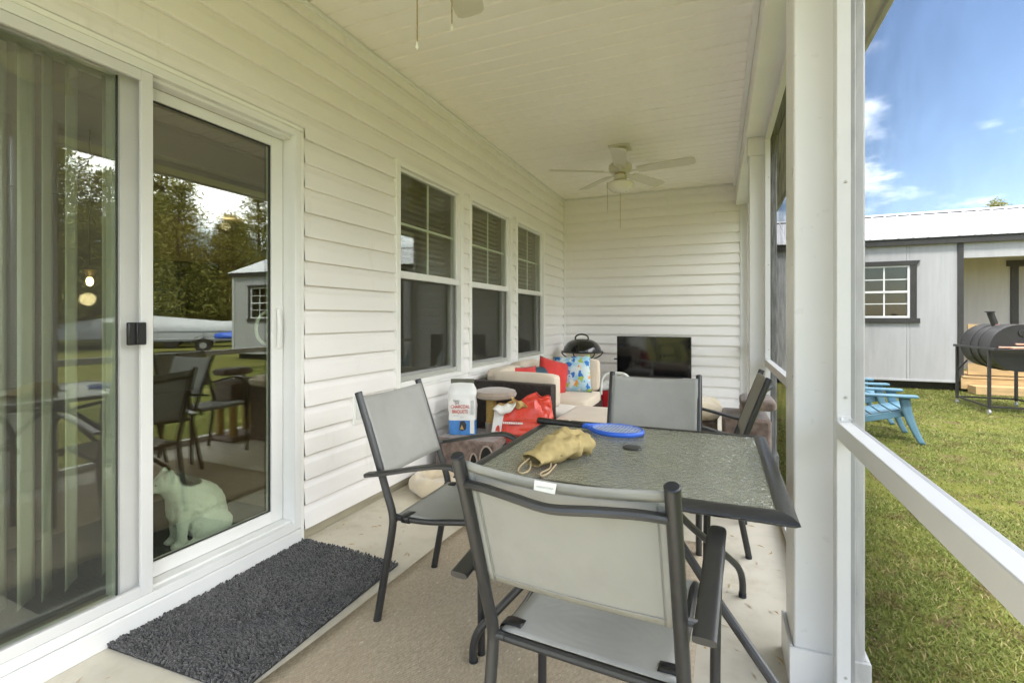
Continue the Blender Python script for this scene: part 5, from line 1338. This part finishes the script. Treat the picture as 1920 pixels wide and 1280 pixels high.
for (a, b, c, d) in (wn1, wn2):
    w = MB()
    w.box(a - .10, a, SY - .032, SY + .03, c - .10, d); w.box(b, b + .10, SY - .032, SY + .03, c - .10, d)
    w.box(a, b, SY - .032, SY + .03, c - .10, c)
    w.prism([(a - .10, d), (b + .10, d), (b + .155, d + .09), (a - .155, d + .09)], SY - .036, SY + .02, 'y')
    w.box(a - .15, b + .15, SY - .038, SY - .0325, c - .10, c - .005)
    wo = w.build('window', 'shed_trim', sh, 30, 0.003)
    f = MB(); f.box(a, a + .04, SY - .01, SY + .05, c, d); f.box(b - .04, b, SY - .01, SY + .05, c, d); f.box(a + .04, b - .04, SY - .01, SY + .05, c, c + .04); f.box(a + .04, b - .04, SY - .01, SY + .05, d - .03, d)
    f.box(a + .04, b - .04, SY - .004, SY + .05, (c + d) / 2 - .02, (c + d) / 2 + .02)
    f.build('frame', 'trim_white', wo, 30, 0.002)
    mm = MB(); xm = (a + b) / 2
    for zc in (c + .275, d - .265): mm.box(a + .04, b - .04, SY + .012, SY + .022, zc - .009, zc + .009)
    mm.box(xm - .013, xm + .013, SY + .011, SY + .023, c + .04, (c + d) / 2 - .02); mm.box(xm - .013, xm + .013, SY + .011, SY + .023, (c + d) / 2 + .02, d - .03)
    mm.build('muntin', 'trim_white', wo, 0)
    box('glass_pane', 'shed_glass', wo, a + .04, b - .04, SY + .026, SY + .032, c + .04, d - .03, 0)
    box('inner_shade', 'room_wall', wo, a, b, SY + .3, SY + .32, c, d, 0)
H('fascia', 'shed_trim', SX0_ - .12, SX1_ + .12, SY - 0.075, SY - 0.05, SZE - .02, SZE + .085); H('eave_soffit', 'shed_trim', SX0_ - .1, SX1_ + .1, SY - .05, SY + .02, SZE + .002, SZE + .02)
RY, RZ_ = SY + SD / 2, 3.46
sl = (RZ_ - (SZE + .105)) / (RY - (SY - 0.10))
rf = MB()
rf.add([(SX0_ - .15, SY - .10, SZE + .105), (SX1_ + .15, SY - .10, SZE + .105), (SX1_ + .15, RY, RZ_), (SX0_ - .15, RY, RZ_)], [(0, 1, 2, 3)])
rf.add([(SX0_ - .15, SY + SD + .10, SZE + .105), (SX1_ + .15, SY + SD + .10, SZE + .105), (SX1_ + .15, RY, RZ_), (SX0_ - .15, RY, RZ_)], [(3, 2, 1, 0)])
ro = rf.build('roof', 'shed_roof', sh, 0, solid=0.012)
rib = None
x = SX0_
while x < SX1_ + .1:
    if rib is None:
        rib = MB().add([(-.022, SY - .102, SZE + .112), (.022, SY - .102, SZE + .112), (.012, SY - .102, SZE + .130), (-.012, SY - .102, SZE + .130),
                        (-.022, RY - .05, RZ_ - .016), (.022, RY - .05, RZ_ - .016), (.012, RY - .05, RZ_ + .004), (-.012, RY - .05, RZ_ + .004)],
                       [(0, 1, 2, 3), (4, 7, 6, 5), (0, 4, 5, 1), (1, 5, 6, 2), (2, 6, 7, 3), (3, 7, 4, 0)]).build('rib', 'shed_roof', ro, 0); rib.location.x = x
    else:
        c = rib.copy(); COL.objects.link(c); c.location.x = x
    x += 0.2286
MB().prism([(RY - .13, RZ_ - .022), (RY, RZ_ + .04), (RY + .13, RZ_ - .022), (RY, RZ_ + .028)], SX0_ - .15, SX1_ + .15, 'x').build('ridge_cap', 'shed_roof', ro, 0)
MB().prism([(RY - .128, RZ_ - .05), (RY - .11, RZ_ - .05), (RY - .11, RZ_ - .02), (RY - .128, RZ_ - .024)], SX0_ - .14, SX1_ + .14, 'x').build('ridge_gap', 'shed_trim', ro, 0)

# ------------------------------------------------------------------ barrel smoker
def smoker():
    r = thing('barrel_smoker', 'black barrel smoker grill on a wheeled stand before the shed', 'smoker', (3.88, 9.5, GZ))
    bx_, bz, R, y0, y1 = 3.875, 0.735, 0.325, 9.03, 9.98
    n = 36
    def half(lo, hi, rr):
        ws = np.linspace(lo, hi, 19); prof = [(bx_ + rr * math.cos(w), bz + rr * math.sin(w)) for w in ws]
        return prof
    lo_ = MB().prism(half(PI, 2 * PI, R), y0, y1, 'y').build('barrel', 'smoker_black', r, 40)
    up_ = MB().prism([(a, b + .006) for a, b in half(0, PI, R)], y0 + .003, y1 - .003, 'y').build('lid', 'smoker_black', r, 40)
    for yy in (9.40, 9.64):
        MB().tube([(bx_ + (R + .002) * math.cos(w), yy, bz + .004 + (R + .002) * math.sin(w)) for w in np.linspace(0.02, PI - .02, 21)], 0.011, 8).build('hoop', 'smoker_black', up_)
        MB().tube([(bx_ + (R + .002) * math.cos(w), yy, bz - .004 + (R + .002) * math.sin(w)) for w in np.linspace(PI + .02, 2 * PI - .02, 21)], 0.011, 8).build('hoop', 'smoker_black', lo_)
    for yy in (y0 + .012, y1 - .012):
        MB().tube([(bx_ + R * math.cos(w), yy, bz + .006 + R * math.sin(w)) for w in np.linspace(0.02, PI - .02, 21)], 0.010, 8).build('hoop', 'smoker_black', up_)
    MB().lathe([(0.05, 0), (0.05, -.012), (0.032, -.014), (0.032, -.002)], (bx_ + .02, y0 + .002, bz + .22), 20, 'y').build('bung', 'smoker_black', up_)
    MB().tube([(3.80, 9.52, bz + R - .03), (3.735, 9.52, bz + R + .19)], 0.042, 16).build('chimney', 'smoker_black', up_)
    MB().lathe([(0.046, 0), (0.062, .004), (0.062, .014), (0.03, .02)], (3.733, 9.52, bz + R + .185), 18).build('chimney_cap', 'smoker_black', up_)
    MB().tube([(3.803, 9.52, bz + R - .02), (3.797, 9.52, bz + R + .01)], 0.046, 16).build('chimney_collar', 'rust_red', up_)
    zt = bz - .005
    for q in ((3.50, 3.535, y0 - .22, y1 + .12, zt - .02, zt + .015), (4.215, 4.25, y0 - .22, y1 + .12, zt - .02, zt + .015), (3.535, 4.215, y0 - .06, y0 - .03, zt - .025, zt + .010), (3.535, 4.215, y1 + .06, y1 + .09, zt - .025, zt + .010)):
        box('top_rail', 'smoker_black', r, *q, 0.002)
    for x in (3.50, 4.215):
        for y in (y0 - .06, y1 + .0): 
            l = box('leg', 'smoker_black', r, x, x + .035, y, y + .035, GZ + .085, zt - .021, 0.002)
            MB().lathe([(0.036, -.012), (0.036, .012)], (x + .017, y + .017, GZ + .036), 16, 'x').build('castor', 'castor', l)
            MB().tube([(x + .017, y + .017, GZ + .03), (x + .017, y + .017, GZ + .085)], 0.012, 8).build('castor_fork', 'castor', l)
        box('bottom_rail', 'smoker_black', r, x + .005, x + .03, y0 - .024, y1 - .001, GZ + .10, GZ + .125, 0.001)
    box('bottom_rail', 'smoker_black', r, 3.536, 4.214, y0 - .055, y0 - .03, GZ + .10, GZ + .125, 0.001); box('bottom_rail', 'smoker_black', r, 3.536, 4.214, y1 + .005, y1 + .03, GZ + .10, GZ + .125, 0.001)
    MB().tube([(3.517, y1 + .015, .33), (3.62, y1 - .05, .50)], 0.012, 8).build('brace', 'smoker_black', r)
    for i, (a, b, d) in enumerate((((3.60, 8.93, .755), (3.95, 8.90, .76), .022), ((3.70, 8.86, .752), (4.15, 8.92, .757), .026), ((3.78, 8.94, .80), (4.2, 8.90, .80), .02))):
        tag(MB().prism([(-.5, -.5), (.5, -.5), (.5, .5), (-.5, .5)], -.5, .5, 'z').xf(frame(((a[0] + b[0]) / 2, (a[1] + b[1]) / 2, a[2] + .0), Vector(b) - Vector(a), (-(b[1] - a[1]), b[0] - a[0], 0)) @ Matrix.Diagonal(((Vector(b) - Vector(a)).length, d * 2.4, d, 1))).build('firewood_stick', 'firewood', None, 30, 0.004),
            ['short split wood stick lying at the edge of the smoker shelf', 'long split wood stick across the smoker shelf', 'pale wood stick on top of the others on the smoker shelf'][i], 'firewood', 'sticks on the smoker shelf')
    box('shelf', 'smoker_black', r, 3.54, 4.21, y0 - .215, y0 - .065, zt - .012, zt + .0, 0.002)
smoker()

# ------------------------------------------------------------------ blue adirondack chairs
def make_adirondack():
    r = thing('adirondack_chair', '', 'chair', group='blue garden chairs on the lawn')
    # local: front = +x, width along y, ground z = 0
    for s in (-1, 1):
        def front(a, b, s=s):   # broad curved front leg
            z = 0.50 - b * 0.50; w = 0.085 - 0.045 * b
            return (0.02 + 0.10 * b ** 2.2 + (a - .5) * w, s * (0.27 + 0.0 * b) , z)
        l = MB().surf(lambda a, b, s=s: (0.0 + 0.13 * b ** 1.8 - 0.10 * a * (1 - .45 * b), s * (0.265 + .03 * b), 0.495 - 0.495 * b), 3, 14).build('front_leg', 'adirondack_blue', r, 60, local=True, solid=0.028)
        MB().surf(lambda a, b, s=s: (-0.50 - 0.16 * b - 0.09 * a, s * 0.235, 0.30 - 0.30 * b), 3, 6).build('rear_leg', 'adirondack_blue', r, 60, local=True, solid=0.028)
        am = MB(); poly = [(0.06, -.06), (0.07, 0.0), (0.06, .06), (-0.1, .065), (-0.35, .055), (-0.62, .035), (-0.62, -.03), (-0.35, -.045)]
        am.prism([(x, s * .275 + y * s) for x, y in poly], 0.495, 0.522, 'z'); am.build('armrest', 'adirondack_blue', r, 30, 0.008, local=True)
        MB().box(-0.62, 0.0, s * .245 - .012, s * .245 + .012, 0.20, 0.29).build('side_rail', 'adirondack_blue', r, 30, 0.006, local=True) if False else None
        rail = MB().add([(0.02, s * .235 - .012, .30), (0.02, s * .235 + .012, .30), (0.02, s * .235 + .012, .37), (0.02, s * .235 - .012, .37), (-0.60, s * .235 - .012, .14), (-0.60, s * .235 + .012, .14), (-0.60, s * .235 + .012, .215), (-0.60, s * .235 - .012, .215)],
                        [(0, 1, 2, 3), (4, 7, 6, 5), (0, 4, 5, 1), (1, 5, 6, 2), (2, 6, 7, 3), (3, 7, 4, 0)]).build('side_rail', 'adirondack_blue', r, 30, 0.006, local=True)
    for i in range(6):
        x = -0.02 - i * 0.095; z = 0.368 - i * 0.0245
        MB().box(-.042, .042, -.235, .235, -.009, .009).xf(Matrix.Translation((x, 0, z)) @ Matrix.Rotation(math.radians(-14.5), 4, 'Y')).build('seat_slat', 'adirondack_blue', r, 30, 0.005, local=True)
    for i in range(5):
        y = -0.19 + i * 0.095; h = 0.70 - abs(i - 2) * 0.05
        MB().box(-.010, .010, y - .042, y + .042, 0, h).xf(Matrix.Translation((-0.52, 0, 0.22)) @ Matrix.Rotation(math.radians(-24), 4, 'Y')).build('back_slat', 'adirondack_blue', r, 30, 0.012, local=True)
    MB().box(-0.64, -0.60, -.26, .26, .40, .46).build('back_brace', 'adirondack_blue', r, 30, 0.006, local=True)
    return r
ad = make_adirondack(); ad.location = (1.925, 6.85, GZ); ad.rotation_euler = (0, 0, math.radians(-2)); ad['label'] = 'blue plastic adirondack chair on the lawn, the one by the porch post'
dup(ad, (1.93, 7.95, GZ), math.radians(4), 'blue plastic adirondack chair half hidden behind the other, near the shed')

# ------------------------------------------------------------------ trees beyond the yard
def tree_mesh(seed, H, kind):
    rn = random.Random(seed); nr = np.random.default_rng(seed)
    tm = MB(); P = cat([(0, 0, -0.3), (rn.uniform(-.1, .1), rn.uniform(-.1, .1), H * .3), (rn.uniform(-.25, .25), rn.uniform(-.25, .25), H * .65), (rn.uniform(-.3, .3), rn.uniform(-.3, .3), H * .97)], 5)
    R = np.linspace(H * .018, H * .003, len(P)); tm.tube(P, list(R), 8)
    quads = []
    def axis_at(z):
        i = min(range(len(P)), key=lambda q: abs(P[q].z - z)); return P[i]
    z = H * (0.12 if kind == 'pine' else .3)
    while z < H * 0.97:
        f = (z / H - .12) / .85
        rad = H * (0.25 * (1 - f) ** 0.75 + 0.03) * rn.uniform(0.7, 1.2)
        nb = rn.randint(4, 6); w0 = rn.uniform(0, 2 * PI); c = axis_at(z)
        for b in range(nb):
            w = w0 + b * 2 * PI / nb + rn.uniform(-.3, .3); L = rad * rn.uniform(.65, 1.1)
            e = Vector((c.x + math.cos(w) * L, c.y + math.sin(w) * L, z + L * rn.uniform(.12, .45)))
            mid = Vector((c.x + math.cos(w) * L * .5, c.y + math.sin(w) * L * .5, z + L * .08))
            tm.tube([(c.x, c.y, z), mid, e], [H * .0045, H * .003, H * .0012], 5)
            nc = int(5 + L * 7)
            for q in range(nc):
                t = rn.uniform(.3, 1.05); p = (1 - t) ** 2 * Vector((c.x, c.y, z)) + 2 * t * (1 - t) * mid + t * t * e
                sp = 0.22 + .10 * L
                for _ in range(9):
                    quads.append((p.x + nr.normal(0, sp), p.y + nr.normal(0, sp), p.z + nr.normal(0, sp * .75)))
        z += H * rn.uniform(.045, .075)
    Q = np.array(quads); n = len(Q)
    a = nr.normal(size=(n, 3)); a /= np.linalg.norm(a, axis=1)[:, None]
    b = nr.normal(size=(n, 3)); b -= a * (a * b).sum(1)[:, None]; b /= np.linalg.norm(b, axis=1)[:, None]
    la = nr.uniform(.10, .24, n)[:, None] * (1 if kind == 'pine' else .8); lb = nr.uniform(.018, .05, n)[:, None] * (1 if kind == 'pine' else 2.2)
    V = np.stack([Q - a * la - b * lb * .4, Q + b * lb, Q + a * la, Q - b * lb], 1).reshape(-1, 3)
    me = bpy.data.meshes.new('crown'); me.vertices.add(len(V)); me.vertices.foreach_set('co', V.astype(np.float32).ravel())
    me.loops.add(4 * n); me.loops.foreach_set('vertex_index', np.arange(4 * n, dtype=np.int32)); me.polygons.add(n); me.polygons.foreach_set('loop_start', (np.arange(n) * 4).astype(np.int32))
    me.update(calc_edges=True); me.materials.append(MATS['pine_needles' if kind == 'pine' else 'oak_leaves'])
    return tm, me
VAR = []
for s, Hh, kd in ((11, 11.0, 'pine'), (12, 13.0, 'pine'), (13, 9.5, 'pine'), (14, 12.0, 'pine')):
    tm, me = tree_mesh(s, Hh, kd)
    r = thing('pine_tree', '', 'tree', group='pines along the far edge of the yard')
    tr = tm.build('trunk', 'bark', r, 60, local=True)
    cr = bpy.data.objects.new('crown', me); COL.objects.link(cr); cr.parent = r
    VAR.append(r)
used = [False] * 4
def plant(k, x, y, label, sc=1.0):
    if not used[k]: used[k] = True; t = VAR[k]; t['label'] = label; t.location = (x, y, GZ); t.rotation_euler = (0, 0, random.uniform(0, 6))
    else: t = dup(VAR[k], (x, y, GZ), random.uniform(0, 6), label)
    t.scale = (sc, sc, sc * random.uniform(.92, 1.1))
PLAB = 'tall pine in the dense tree row mirrored in the door glass'
k = 0
for (x, y) in [(22, 9.5), (23.5, 12.5), (22.5, 15.5), (24, 18.2), (22.5, 21.2), (24.5, 24), (27, 11), (28, 14.2), (27.5, 17.0), (28.5, 20), (28, 23), (29, 26.5), (25.5, 7.5), (21, 6.5), (25.5, 21.5), (26, 18.7), (30, 23), (26, 28), (33, 18), (25, 4), (30, 6), (21.5, 2.5)]:
    low = y > 0.62 * (x + 4.1)
    plant(k % 4, x + random.uniform(-.5, .5), y + random.uniform(-.5, .5), PLAB, random.uniform(.60, .80) if low else random.uniform(.8, 1.0)); k += 1
for (x, y) in [(15.0, 24), (18, 27), (19.5, 31)]:
    plant(k % 4, x, y, 'pine standing behind the shed, mirrored in the window panes', 0.85); k += 1
plant(2, 15.6, 38.5, 'small treetop just showing above the shed roof', 0.835)

# ------------------------------------------------------------------ covered boat and trailer, seen mirrored in the door
def boat():
    r = thing('covered_boat', 'long boat under a white cover, mirrored in the door glass', 'boat', (19.5, 15.5, GZ))
    def hull(a, b):
        t = a * 2 - 1; wd = 1.15 * (1 - max(0, t) ** 2.4 * .92); w = PI * (b - .5)
        top = 0.70 + 0.45 * max(0, 1 - abs(t + .25) * 1.25) + 0.18 * t
        return (19.5 + t * 4.6 * -0.62 + 0, 15.5 + t * 4.6 * .78 + 0, GZ + .45) if False else (t * 4.4, math.sin(w) * wd, .45 + (top - .0) * math.cos(w) ** .6 * (1.0))
    m = MB(); m.surf(hull, 26, 18); M = Matrix.Translation((20.0, 15.0, GZ)) @ Matrix.Rotation(math.radians(128), 4, 'Z')
    m.xf(M).build('cover', 'boat_cover', r, 60)
    kl = MB().surf(lambda a, b: ((a * 2 - 1) * 4.3, (b - .5) * 2.1 * (1 - max(0, a * 2 - 1) ** 2.4 * .92), .75 - .3 * math.cos((b - .5) * PI)), 16, 8).xf(M); kl.build('hull', 'boat_cover', r, 60)
    for t in (-1.2, .4):
        for s in (-1, 1):
            MB().lathe([(.12, -.09), (.30, -.10), (.32, -.06), (.32, .06), (.30, .10), (.12, .09)], (0, 0, 0), 22, 'y').xf(M @ Matrix.Translation((t, s * 1.0, .32))).build('wheel', 'tyre', r)
    MB().box(-3.5, 5.2, -.06, .06, .35, .47).xf(M).build('trailer_beam', 'trailer_grey', r, 30)
boat()
def trailer():
    r = thing('utility_trailer', 'small flat trailer with a blue tarp bundle, mirrored in the door', 'trailer', (15.6, 13.9, GZ))
    M = Matrix.Translation((15.6, 13.9, GZ)) @ Matrix.Rotation(math.radians(128), 4, 'Z')
    MB().box(-1.7, 1.7, -.75, .75, .46, .54).xf(M).build('bed', 'trailer_grey', r, 30)
    for s in (-1, 1):
        wl_ = MB().lathe([(.10, -.08), (.27, -.09), (.29, -.05), (.29, .05), (.27, .09), (.10, .08)], (0, 0, 0), 22, 'y').xf(M @ Matrix.Translation((0, s * .87, .29))).build('wheel', 'tyre', r)
        MB().lathe([(.13, -.085), (.13, .085)], (0, 0, 0), 16, 'y').xf(M @ Matrix.Translation((0, s * .87, .29))).build('hub', 'castor', wl_)
        MB().tube([(.40 * math.cos(w), s * .87, .30 + .40 * math.sin(w)) for w in np.linspace(0.2, PI - .2, 13)], .03, 8, flat=(3.2, .6)).xf(M).build('mudguard', 'trailer_grey', r)
        for x in (-1.65, 0, 1.65): MB().box(x - .02, x + .02, s * .73 - .02, s * .73 + .02, .54, .80).xf(M).build('stake', 'trailer_grey', r, 0)
        MB().box(-1.68, 1.68, s * .73 - .02, s * .73 + .02, .80, .84).xf(M).build('side_rail', 'trailer_grey', r, 0)
    MB().tube([(1.7, 0, .5), (2.7, 0, .45)], .04, 8).xf(M).build('tow_bar', 'trailer_grey', r)
    tb_ = MB().lathe([(0.001, .30), (.25, .28), (.42, .18), (.48, .06), (.44, 0)], (0, 0, 0), 24)
    tb_.v = [tuple(Vector(p) * (1 + .18 * mnoise.noise(Vector(p) * 5))) for p in tb_.v]
    tag(tb_.xf(M @ Matrix.Translation((.95, .1, .545)) @ Matrix.Diagonal((1.3, 1, 1, 1))).build('tarp_bundle', 'tarp_blue', None, 60), 'crumpled blue tarp bundle on the trailer, mirrored in the door', 'tarp')
trailer()
for o in list(bpy.data.objects):
    if o.type == 'EMPTY' and not any(c.parent == o for c in bpy.data.objects): bpy.data.objects.remove(o)
